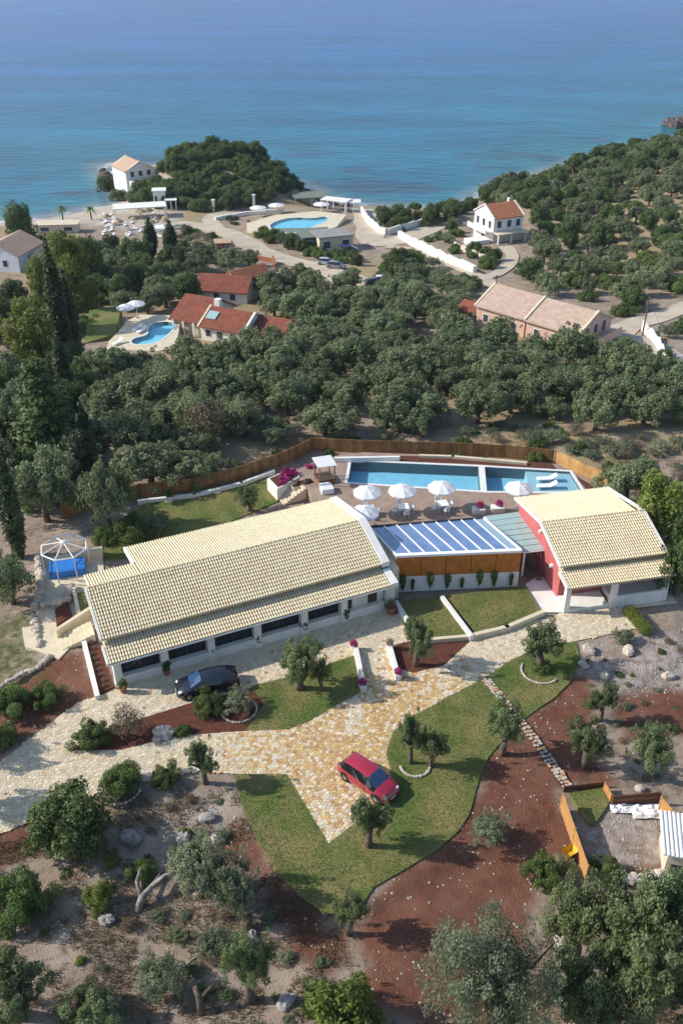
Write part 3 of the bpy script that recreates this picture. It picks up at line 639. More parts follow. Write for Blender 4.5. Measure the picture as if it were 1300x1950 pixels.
q.add([(A_.x, A_.y, 0), (B_.x, B_.y, 0), (B_.x, B_.y, zb - .06), (A_.x, A_.y, zf - .06), (A_.x + .25, A_.y, 0), (B_.x + .25, B_.y, 0), (B_.x + .25, B_.y, zb - .06), (A_.x + .25, A_.y, zf - .06)], [(0, 3, 2, 1), (4, 5, 6, 7), (0, 4, 7, 3), (3, 7, 6, 2), (1, 2, 6, 5)])
A_, B_ = Vector(FR_), Vector(BR_)
q.add([(A_.x - .25, A_.y, 0), (B_.x - .25, B_.y, 0), (B_.x - .25, B_.y, zb - .06), (A_.x - .25, A_.y, zf - .06), (A_.x, A_.y, 0), (B_.x, B_.y, 0), (B_.x, B_.y, zb - .06), (A_.x, A_.y, zf - .06)], [(0, 3, 2, 1), (4, 5, 6, 7), (0, 4, 7, 3), (3, 7, 6, 2), (1, 2, 6, 5)])
q.build('side_wall', M['white'], sr)
plate(BL_, BR_, 1.2, 2.62, .15, 'back_wall', 'frame_dark')
MB().prism([(p[0], p[1]) for p in (FL_, FR_, BR_, BL_)], .05, .12).build('floor', M['deck'], sr)

# ------------------------------------------------------------------ green glass canopy over the entrance
gc = empty('glass_canopy', (*spot(1000, 1112, 0), 0), 0, 'pale green glass canopy over the entrance between sun room and red gable', 'canopy')
go = gc.location
c4 = [(*[a - o for a, o in zip(spot(x, y, 2.6), go)], 2.6) for x, y in ((996, 1051), (1038, 1046), (990, 974), (922, 983))]
for i in range(7):
    t0, t1 = i / 7 + .006, (i + 1) / 7 - .006; a, b_, c, d = (Vector(p) for p in c4)
    MB().slab([tuple(a.lerp(d, t0)), tuple(b_.lerp(c, t0)), tuple(b_.lerp(c, t1)), tuple(a.lerp(d, t1))], .03).build('glass_panel', M['pale_glass'], gc)
a, b_, c, d = (Vector(p) for p in c4); dn = Vector((0, 0, -.09))
MB().tube([a + dn, d + dn], .06, 6).tube([b_ + dn, c + dn], .06, 6).tube([a + dn, b_ + dn], .06, 6).tube([d + dn, c + dn], .06, 6).build('canopy_frame', M['white_frame'], gc)
MB().box((a.x + .15, a.y + .2, 1.27), (.16, .16, 2.54)).build('post', M['white_frame'], gc)
pa, pb = a.lerp(d, .5), b_.lerp(c, .5)
MB().box(((pa.x + pb.x) / 2, (pa.y + pb.y) / 2, 1.26), ((pb - pa).length, .12, 2.5), math.atan2(pb.y - pa.y, pb.x - pa.x)).build('shaded_back_wall', M['dark_glass'], gc)  # back wall of the recess, its shade put into the dark colour
tag(flat_poly('entrance_path', spots([(1000, 1112), (1040, 1085), (1062, 1100), (1078, 1165), (1026, 1166)], .10), .10, M['white'], skirt=.14), kind='structure')

# ------------------------------------------------------------------ the red-gabled house
RO, RA = spot(1075, 1165), R(12.0)
def rloc(u, v): return (RO[0] + u * math.cos(RA) - v * math.sin(RA), RO[1] + u * math.sin(RA) + v * math.cos(RA))
rh = empty('red_gabled_house', (*RO, 0), RA, 'house with red gable wall, cream tiled roof and pillared porch at the right', 'house')
b = MB(); profile(b, [(1.75, 0), (11.0, 0), (11.0, 3.78), (5.9, 4.62), (1.75, 3.42)], .05, 8.2); b.build('wall', M['red_wall'], rh)
slope_roof(rh, -.22, 8.95, -.45, 2.62, 1.75, 3.08); slope_roof(rh, -.12, 8.85, 1.40, 3.44, 5.9, 4.78)
slope_roof(rh, -.12, 8.35, 11.4, 3.84, 5.9, 4.76)
for a in ([(-.32, 1.35, 3.54), (-.14, 1.35, 3.54), (-.14, 5.9, 4.90), (-.32, 5.9, 4.90)], [(-.32, 5.903, 4.9), (-.14, 5.903, 4.9), (-.14, 11.45, 3.96), (-.32, 11.45, 3.96)], [(-.42, -.45, 2.74), (-.24, -.45, 2.74), (-.24, 1.3, 3.1), (-.42, 1.3, 3.1)],
          [(8.87, 1.35, 3.54), (9.08, 1.35, 3.54), (9.08, 5.9, 4.90), (8.87, 5.9, 4.90)], [(8.87, 5.903, 4.9), (9.08, 5.903, 4.9), (8.58, 11.45, 3.96), (8.37, 11.45, 3.96)]):
    MB().slab(a, .22).build('verge', M['white'], rh)
rd = MB()
for i in range(24): rd.tube([(-.12 + i * .375, 5.9, 4.83), (.28 + i * .375, 5.9, 4.80)], [.115, .095], 8)
tag(rd.build('ridge_tiles', M['tile'], rh), kind='stuff')
for u, v in ((.0, .05), (3.9, -.15), (8.45, .0)): MB().box((0, 0, 1.25), (.48, .48, 2.5), taper=.8).build('column', M['white'], rh, loc=(u, v, 0))
MB().box((1.85, .75, .17), (3.6, 1.9, .34)).build('porch_floor', M['white'], rh)
MB().box((6.15, .85, .35), (4.4, 2.0, .70)).build('raised_porch', M['white'], rh); MB().box((6.15, -.20, .55), (4.4, .18, 1.1)).build('parapet', M['white'], rh)
f = MB().box((2.2, 1.72, 1.35), (1.5, .06, 1.2)).build('window', M['white_frame'], rh); MB().box((2.2, 1.68, 1.35), (1.3, .03, 1.0)).build('pane', M['dark_glass'], f)
f = MB().box((6.4, 1.72, 1.6), (2.2, .06, 1.5)).build('window', M['white_frame'], rh)
for s in (-.52, .52): MB().box((6.4 + s, 1.68, 1.6), (.96, .03, 1.3)).build('pane', M['dark_glass'], f)
for v, z in ((6.1, 3.75), (3.3, 2.2)): MB().box((0, v, z), (.12, .28, .3)).lathe((-.12, v, z - .1), [(.0, 0), (.1, 0), (.13, .2), (0, .2)], 8).build('wall_lamp', M['white_frame'], rh)
tag(flat_poly('porch_apron', [rloc(-.6, -.4), rloc(9.4, -.9), rloc(9.4, .3), rloc(-.6, .6)], .008, M['cream']), kind='structure')

# ------------------------------------------------------------------ terrace, pools
T = 1.2
P1 = [(.62, 76.4), (13.15, 74.78), (13.55, 79.42), (.98, 80.55)]
P2 = [(13.75, 74.70), (22.75, 74.55), (22.35, 78.4), (14.15, 79.36)]
terr = [spot(562, 905, T), spot(572, 892, T), spot(640, 868, T), spot(690, 861, T), spot(870, 868, T), spot(1062, 884, T), spot(1150, 930, T), rloc(9.6, 13), rloc(9.3, 10.9), rloc(.1, 10.9), rloc(.1, 6.3), (BR_[0] + so.x, BR_[1] + so.y + .1), (BL_[0] + so.x, BL_[1] + so.y + .1), vloc(22.45, 7.4), vloc(22.45, 11.9), vloc(20.2, 11.9), spot(592, 938, T)]
deck = tag(flat_poly('terrace', terr, T, M['deck'], holes=[P1, P2], skirt=1.6), kind='structure')
def ring(poly, w):
    c = Vector((sum(p[0] for p in poly) / len(poly), sum(p[1] for p in poly) / len(poly))); out = []
    n = len(poly)
    for i in range(n):
        p0, p, p1 = (Vector(poly[j % n]) for j in (i - 1, i, i + 1)); d0 = (p - p0).normalized(); d1 = (p1 - p).normalized()
        n0, n1 = Vector((d0.y, -d0.x)), Vector((d1.y, -d1.x)); m_ = (n0 + n1).normalized(); k = w / max(.3, m_.dot(n0)); out.append(tuple(p + m_ * k))
    return out
def water_mat():
    m = bpy.data.materials.new('pool_water'); m.use_nodes = True; N, L = m.node_tree.nodes, m.node_tree.links; N.remove(N['Principled BSDF'])
    t = N.new('ShaderNodeBsdfTransparent'); t.inputs['Color'].default_value = (.70, .90, .95, 1); g_ = N.new('ShaderNodeBsdfGlossy'); g_.inputs['Roughness'].default_value = .03
    lw_ = N.new('ShaderNodeLayerWeight'); lw_.inputs['Blend'].default_value = .5; pw_ = N.new('ShaderNodeMath'); pw_.operation = 'POWER'; pw_.inputs[1].default_value = 5.0; fr = N.new('ShaderNodeMath'); fr.operation = 'MULTIPLY_ADD'; fr.inputs[1].default_value = .9; fr.inputs[2].default_value = .025; L.new(lw_.outputs['Facing'], pw_.inputs[0]); L.new(pw_.outputs[0], fr.inputs[0]); no = N.new('ShaderNodeTexNoise'); no.inputs['Scale'].default_value = 2.2; tc = N.new('ShaderNodeTexCoord')
    L.new(tc.outputs['Object'], no.inputs['Vector']); bp = N.new('ShaderNodeBump'); bp.inputs['Strength'].default_value = .12; bp.inputs['Distance'].default_value = .1; L.new(no.outputs['Fac'], bp.inputs['Height'])
    L.new(bp.outputs[0], g_.inputs['Normal']); L.new(bp.outputs[0], lw_.inputs['Normal']); mx = N.new('ShaderNodeMixShader'); L.new(fr.outputs[0], mx.inputs[0]); L.new(t.outputs[0], mx.inputs[1]); L.new(g_.outputs[0], mx.inputs[2])
    L.new(mx.outputs[0], N['Material Output'].inputs['Surface']); return m
M['water'] = water_mat()
M['pool_tile'] = mat('blue_pool_tile', (.40, .65, .77), (.35, .59, .72), 1.5, rough=.4)
M['pool_grey'] = mat('grey_pool_tile', (.56, .62, .65), (.50, .56, .60), 1.5, rough=.4)
M['coping'] = mat('white_coping', (.74, .73, .70), (.66, .64, .60), 2, rough=.6)
def pool(poly, z, depth, wl, name, label, cw, mt='pool_tile', cmat='coping', group=None):
    root = empty(name, (*poly[0], z), 0, label, 'pool', group); o = root.location; lp = [(x - o.x, y - o.y) for x, y in poly]; n = len(lp)
    flat_poly('coping', ring(lp, cw), .03, M[cmat], holes=[lp], parent=root, skirt=.1)
    mb = MB(); vs = [(x, y, .0) for x, y in lp] + [(x, y, -depth) for x, y in lp]
    mb.add(vs, [tuple(range(n, 2 * n))] + [(i, n + i, n + (i + 1) % n, (i + 1) % n) for i in range(n)]); mb.build('basin', M[mt], root)
    flat_poly('water', lp, -wl, M['water'], parent=root); return root
pool(P1, T, 1.14, .10, 'swimming_pool', 'long rectangular blue swimming pool along the back of the terrace', .30)
p2 = pool(P2, T, 1.14, .10, 'swimming_pool', 'shorter pool with shallow grey ledge and loungers at the right end', .30)
MB().prism([(x - P2[0][0], y - P2[0][1]) for x, y in [(17.9, 74.66), (22.72, 74.58), (22.33, 78.37), (18.1, 78.88)]], -1.13, -.22).build('ledge', M['pool_grey'], p2)
# soil strip behind the pool
tag(flat_poly('soil_bed', spots([(755, 868), (868, 869), (1050, 882), (1062, 897), (915, 884), (760, 878)], T + .02), T + .02, M['soil']), kind='structure')
tag(flat_poly('soil_bed', spots([(1066, 888), (1140, 932), (1120, 936), (1092, 905)], T + .02), T + .02, M['soil']), kind='structure')
wall(spots([(640, 872), (758, 870)], T + .4), .45, .3, 'white wall behind the left end of the long pool', z=T)
wall(spots([(800, 866), (862, 868), (1000, 880)], T + .3), .3, .3, 'cream border wall between pool soil strip and reed fence', 'cream', z=T)
# reed fence
def fence(pts_px, h, name, label, mt, cap=None):
    pts = [spot(x, y, .0) for x, y in pts_px]; root = empty(name, (*pts[0], 0), 0, label, 'fence'); o = root.location; ln = 0
    for a, c in zip(pts[:-1], pts[1:]):
        L_ = math.hypot(c[0] - a[0], c[1] - a[1]); ang = math.atan2(c[1] - a[1], c[0] - a[0]); k = max(1, int(round(L_ / 2.6)))
        for i in range(k):
            t0, t1 = i / k, (i + 1) / k; p = (a[0] + (c[0] - a[0]) * t0 - o.x, a[1] + (c[1] - a[1]) * t0 - o.y); q = (a[0] + (c[0] - a[0]) * t1 - o.x, a[1] + (c[1] - a[1]) * t1 - o.y)
            mb = MB(); ns = 9
            for s in range(ns):
                e = (s + .5) / ns; mb.box((p[0] + (q[0] - p[0]) * e, p[1] + (q[1] - p[1]) * e, h / 2 - .3 + rng.uniform(-.03, .03)), (L_ / k / ns * .97, .05 + rng.uniform(0, .02), h + .6), ang)
            mb.build('reed_panel', M[mt], root)
            MB().tube([(p[0], p[1] + .06, -.6), (p[0], p[1] + .06, h + .08)], .045, 6).build('post', M['bark'], root)
    return root
M['reed_sunlit'] = mat('sunlit_reed', (.55, .33, .13), (.44, .24, .09), 1.5, rough=.85, island=.15, bump=.3, bscale=40)  # same reed, with the sunlight on it put into a lighter colour
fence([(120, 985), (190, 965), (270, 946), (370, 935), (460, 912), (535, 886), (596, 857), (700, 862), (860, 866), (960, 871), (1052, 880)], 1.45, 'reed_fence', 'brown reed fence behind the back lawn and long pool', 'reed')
fence([(1056, 880), (1110, 906), (1168, 928)], 1.3, 'reed_fence', 'sunlit orange reed fence slanting down at right of the pools', 'reed_sunlit')
wall(spots([(265, 954), (370, 942), (460, 920), (520, 897)], .3), .4, .3, 'white kerb wall at the foot of the reed fence by the back lawn')
# planters and stairs left of the terrace
pl = empty('flower_bed', (*spot(513, 918, 0), 0), 0, 'white walled bed of purple flowers left of the daybed', 'flower bed'); po = pl.location
def lw(pts, z): return [(a[0] - po.x, a[1] - po.y) for a in spots(pts, z)]
q4 = lw([(508, 908), (556, 888), (571, 904), (527, 928)], 1.5); MB().prism(q4, -.1, 1.30).build('bed_wall', M['white'], pl)
inn = [(x * .84 + .16 * sum(p[0] for p in q4) / 4, y * .84 + .16 * sum(p[1] for p in q4) / 4) for x, y in q4]
MB().prism(inn, 1.30, 1.335).build('bed_soil', M['soil'], pl)
st = empty('garden_stairs', (*spot(540, 952, 0), 0), R(28), 'cream stone steps climbing from the back lawn to the terrace', 'stairs')
for i in range(7): MB().box((-.2 + .34 * i, .1, .085 + .085 * i), (.36, 2.0, .17 + .17 * i)).build('step', M['cream'], st)
pl2 = empty('planter', (*spot(575, 940, 0), 0), R(25), 'small cream planter with dark red plants beside the terrace steps', 'planter')
MB().box((0, 0, .6), (2.2, .9, 1.2)).build('planter_box', M['cream'], pl2); MB().box((0, 0, 1.21), (2.0, .7, .03)).build('bed_soil', M['soil'], pl2)
# side path, beds and stone walls left of the villa
tag(flat_poly('side_path', spots([(75, 1065), (195, 1040), (198, 1085), (165, 1100), (172, 1145), (190, 1180), (150, 1215), (112, 1255), (75, 1240), (48, 1232), (42, 1195), (75, 1190), (65, 1150)], .05), .05, M['cream'], skirt=.3), kind='structure')
wall(spots([(158, 1213), (185, 1322)], .4), .40, .34, 'long white kerb wall left of the narrow flower strip beside the villa')
tag(flat_poly('soil_bed', spots([(165, 1215), (182, 1210), (217, 1308), (190, 1320)], .06), .06, M['soil'], skirt=.1), kind='structure')
wall(spots([(108, 1198), (182, 1150)], .8), .8, .3, 'slanting cream wall beside the side steps of the villa', 'cream')
wall(spots([(140, 1120), (150, 1165)], .6), .6, .3, 'short cream wall left of the small square side lawn', 'cream')
tag(flat_poly('lawn', spots([(143, 1130), (168, 1124), (174, 1160), (152, 1165)], .35), .35, M['lawn'], skirt=.3), kind='structure')
tag(flat_poly('soil_bed', spots([(105, 1160), (130, 1145), (138, 1170), (108, 1190)], .3), .3, M['soil'], skirt=.3), kind='structure')
s2 = empty('side_stairs', (*spot(118, 1225, 0), 0), R(24), 'pale steps beside the slanting wall at the left end of the villa', 'stairs')
for i in range(7): MB().box((.1 + .36 * i, 0, .05 + .05 * i), (.38, 1.7, .1 + .1 * i)).build('step', M['cream'], s2)
# ------------------------------------------------------------------ plants: prototypes (crown radius 1)
def leaves(clumps, n, size, seed, up=.25, elong=1.7, flat=1.0, inner=.45):
    """leaf-sized faces spread through clumps (x,y,z,r,rz); returns V,F,tint"""
    g = np.random.default_rng(seed); C = np.array(clumps, float); w = C[:, 3] ** 2; k = g.choice(len(C), n, p=w / w.sum())
    d = g.normal(size=(n, 3)); d /= np.linalg.norm(d, axis=1)[:, None]
    rr = inner + (1 - inner) * g.random(n) ** .55 + g.normal(0, .06, n)
    rz = C[k, 4] if C.shape[1] > 4 else C[k, 3] * flat
    P = C[k, :3] + d * rr[:, None] * np.stack([C[k, 3], C[k, 3], rz], 1)
    cc = (C[:, :3] * w[:, None]).sum(0) / w.sum(); gd = P - cc; gd /= np.linalg.norm(gd, axis=1)[:, None] + 1e-6
    nr = d * .40 + gd * .50 + g.normal(size=(n, 3)) * .60 + np.array([0, 0, up]); nr /= np.linalg.norm(nr, axis=1)[:, None]
    t = np.cross(nr, g.normal(size=(n, 3))); t /= np.linalg.norm(t, axis=1)[:, None]; b = np.cross(nr, t)
    s = size * g.uniform(.6, 1.35, n)[:, None]; t = t * s * elong * .5; b = b * s * .5
    V = np.stack([P - t, P - b * .9, P + t, P + b * .9], 1).reshape(-1, 3)
    ct = g.random(len(C)); T = np.clip(ct[k] * .55 + g.random(n) * .6 - .05, 0, 1)
    return V, np.arange(4 * n).reshape(-1, 4), np.repeat(T, 4)
def dome(seed, n, rx, rz, zc, r0, r1, low=-.5, jit=.12, lop=(0, 0)):
    g = random.Random(seed); out = []
    for i in range(n):
        t = (i + .5) / n; z = 1 - (1 - low) * t; a = i * 2.39996 + g.uniform(-.3, .3); q = math.sqrt(max(0, 1 - z * z)); k = g.uniform(.62, .95); r = g.uniform(r0, r1)
        out.append((rx * q * math.cos(a) * k + g.uniform(-jit, jit) + lop[0] * g.random(), rx * q * math.sin(a) * k + g.uniform(-jit, jit) + lop[1] * g.random(), zc + rz * z * k, r))
    out.append((0, 0, zc, rx * .5)); return out
def crown(name, clumps, n, size, seed, m, **kw):
    V, F_, T = leaves(clumps, n, size, seed, **kw); return np_mesh(name, V, F_, M[m], T)
def limbs(clumps, h, r, seed, base=(0, 0), k=5, gnarl=.08, m='bark'):
    g = random.Random(seed); mb = MB(); top = (base[0] + g.uniform(-gnarl, gnarl), base[1] + g.uniform(-gnarl, gnarl), h)
    mb.tube([(base[0], base[1], -.15), (base[0] + g.uniform(-gnarl, gnarl) * .6, base[1] + g.uniform(-gnarl, gnarl) * .6, h * .5), top], [r * 1.35, r, r * .85], 7)
    for c in g.sample(clumps, min(k, len(clumps))):
        mid = [(top[i] + c[i]) / 2 + g.uniform(-gnarl, gnarl) for i in range(3)]
        mb.tube([top, mid, c[:3]], [r * .6, r * .38, r * .15], 5)
    return mb.mesh('trunk', M[m], True)
PROTO = {}
def proto(key, clumps, n, size, seed, m, h, r, k=5, gnarl=.08, **kw):
    PROTO[key] = (crown('crown', clumps, n, size, seed, m, **kw), limbs(clumps, h, r, seed, k=k, gnarl=gnarl) if r else None)
def lobed(seed, k=4):
    """an uneven crown: a few unequal domes leaning apart, ragged at the rim"""
    g = random.Random(seed); out = []
    for i in range(k):
        a = i * 6.283 / k + g.uniform(-.6, .6); q = g.uniform(.28, .55); s = g.uniform(.40, .68); hz_ = g.uniform(.75, 1.2)
        for c in dome(seed * 7 + i, 18, s, s * .85, hz_, .10, .26, low=-.75, jit=.2): out.append((c[0] + q * math.cos(a), c[1] + q * math.sin(a), c[2], min(c[3], .30)))
    for i in range(10): a = g.uniform(0, 6.28); out.append((math.cos(a) * g.uniform(.6, 1.1), math.sin(a) * g.uniform(.6, 1.1), g.uniform(.5, 1.5), g.uniform(.07, .14)))
    return out
OL, OF = [], []
for i in range(6):   # grove olives
    d = lobed(40 + i); proto(f'grove{i}', d, 9500, .058, 60 + i, 'olive_far', .55, .09); OF.append(f'grove{i}')
for i in range(5):   # garden olives, seen near
    d = [(c[0], c[1], c[2] + .25, c[3] * .9) for c in lobed(80 + i, 3 + i % 2)]; proto(f'olive{i}', d, 13000, .040, 90 + i, 'olive', .75, .17, k=8, gnarl=.22); OL.append(f'olive{i}')
for i in range(3):   # round shrubs
    proto(f'shrub{i}', dome(120 + i, 34, .78, .60, .42, .10, .34, low=-.4, jit=.28), 11000, .045, 130 + i, 'green', .3, .04, k=4)
    proto(f'dark{i}', dome(140 + i, 50, .78, .85, .85, .14, .36, low=-.8, jit=.25), 7500, .066, 150 + i, 'dark', .4, .07, k=4)
    proto(f'pale{i}', [(c[0], c[1], c[2] * .8, c[3] * .8) for c in lobed(160 + i, 5)], 9500, .040, 170 + i, 'silver', .4, .05, k=6)
proto('silver0', [(c[0], c[1], c[2] * .9 + .1, c[3] * .8) for c in lobed(175, 6)], 26000, .021, 176, 'silver', .5, .06, k=9)
proto('bright0', dome(190, 18, .75, .7, .6, .22, .36, low=-.6, jit=.25), 9000, .055, 191, 'bright', .3, .05)
proto('bright1', dome(192, 26, .75, 1.5, 1.6, .25, .42, low=-.9, jit=.25), 8000, .075, 193, 'bright', .5, .09)
proto('brown0', dome(194, 20, .78, .7, .9, .22, .36, low=-.6), 2600, .05, 195, 'brownleaf', .5, .06, k=12)
def spindle(seed, n, H, r=1.0, pw=.8):
    g = random.Random(seed); out = []
    for i in range(n):
        t = (i + .5) / n; z = .3 + t * (H - .3); q = r * (math.sin(math.pi * min(1, .12 + t * .88)) ** pw) ; a = i * 2.4
        out.append((q * .42 * math.cos(a), q * .42 * math.sin(a), z, max(.16, q * .55), max(.4, q * .9 + .25)))
    return out
for i in range(2): proto(f'cypress{i}', spindle(200 + i, 34, 10.0), 4200, .20, 210 + i, 'cypress', 2.0, .16, k=0, up=.6, elong=2.6)
def conifer(seed, H, tiers):
    g = random.Random(seed); out = [(0, 0, H * .93, .12, .25)]
    for i in range(tiers):
        t = i / (tiers - 1); z = .35 + t * (H - .6); q = 1.0 - .88 * t; m_ = max(4, int(11 * (1 - t * .6)))
        for k in range(m_):
            a = 2 * math.pi * (k + .5 * (i % 2)) / m_ + g.uniform(-.2, .2); rr = q * g.uniform(.5, .95); out.append((rr * math.cos(a), rr * math.sin(a), z - .12 * rr + g.uniform(-.08, .08), .2 + .12 * q, .12))
    return out
proto('conifer0', conifer(220, 3.4, 11), 7000, .095, 221, 'dark', 3.0, .07, k=0, up=.5)
proto('pine0', [(c[0], c[1], c[2], c[3], c[3] * .55) for c in dome(230, 24, .85, .38, 1.5, .24, .38, low=-.35)], 2600, .11, 231, 'dark', 1.2, .08, k=7)
def palm():
    V, F_, T = [], [], []
    g = random.Random(5); b = 0
    for i in range(26):
        a = i * 2.4; el = g.uniform(-.5, 1.1); pts = []
        for s in range(6):
            t = s / 5; pts.append((math.cos(a) * t * math.cos(el * (1 - t * .5)), math.sin(a) * t * math.cos(el * (1 - t * .5)), 2.0 + math.sin(el) * t - .75 * t * t))
        for s in range(5):
            w0, w1 = .13 * (1 - s / 5.5), .13 * (1 - (s + 1) / 5.5); p, q = pts[s], pts[s + 1]; x, y = -math.sin(a), math.cos(a)
            V += [(p[0] - x * w0, p[1] - y * w0, p[2]), (p[0] + x * w0, p[1] + y * w0, p[2]), (q[0] + x * w1, q[1] + y * w1, q[2] - .02), (q[0] - x * w1, q[1] - y * w1, q[2] - .02)]; F_.append((b, b + 1, b + 2, b + 3)); T += [g.random()] * 4; b += 4
    return np_mesh('crown', V, F_, M['green'], T), MB().tube([(0, 0, -.2), (.03, 0, 1), (0, .02, 2.0)], [.11, .085, .08], 7).mesh('trunk', M['bark'])
PROTO['palm0'] = palm()
ONE = {}
def one_mesh(key):
    """trunk and crown in one mesh, for trees too far off to show parts"""
    if key not in ONE:
        c, t = PROTO[key]; me = c.copy(); bm = bmesh.new(); bm.from_mesh(me)
        if t:
            n = len(me.materials); me.materials.append(t.materials[0]); nf = len(bm.faces); bm.from_mesh(t); bm.faces.ensure_lookup_table()
            for f in bm.faces[nf:]: f.material_index = n
        bm.to_mesh(me); bm.free(); ONE[key] = me
    return ONE[key]
def tree(name, key, loc, r, label, cat, group=None, rz=None, parts=True, hz=1.0, lean=(0, 0), mats=None):
    rz = rng.uniform(0, 6.28) if rz is None else rz
    if parts:
        o = empty(name, loc, rz, label, cat, group); o.scale = (r, r, r * hz); c, t = PROTO[key]
        put('foliage' if name in ('shrub', 'hedge', 'bush') else 'crown', c, o)
        if t: put('stem' if name in ('shrub', 'hedge', 'bush') else 'trunk', t, o)
    else: e = rng.uniform(.86, 1.14); o = tag(put(name, one_mesh(key), None, loc, rz, (r * e, r / e, r * hz)), label, cat, group)
    if lean != (0, 0): o.rotation_mode = 'XYZ'; o.rotation_euler = (lean[0], lean[1], rz)
    return o
CH = {}
for k, (c, t) in PROTO.items():
    co = np.empty(len(c.vertices) * 3, np.float32); c.vertices.foreach_get('co', co); CH[k] = float(np.percentile(co[2::3], 99))
def pixel_placed(name, key, bx, by, top, w, label, cat, group=None, parts=True, lean=(0, 0), rz=None):
    """a tree whose foot, crown top and crown width are given in image pixels"""
    if name == 'shrub': by -= .28 * w * (.75 if by > 1200 else .55)
    g = ground(bx, by); dep = g.y * CP - (g.z - CAM_H) * SP; r = w / 2 * dep / FPX
    lo, hi = .2, 40.0
    for _ in range(40):
        h = (lo + hi) / 2
        if proj(g.x, g.y + 0, g.z + h)[1] > top: lo = h
        else: hi = h
    return tree(name, key, g - Vector((0, 0, .05)), r, label, cat, group, rz, parts, min(max(.45, h / (r * CH[key])), 1.15 if name == 'shrub' else 9), lean)

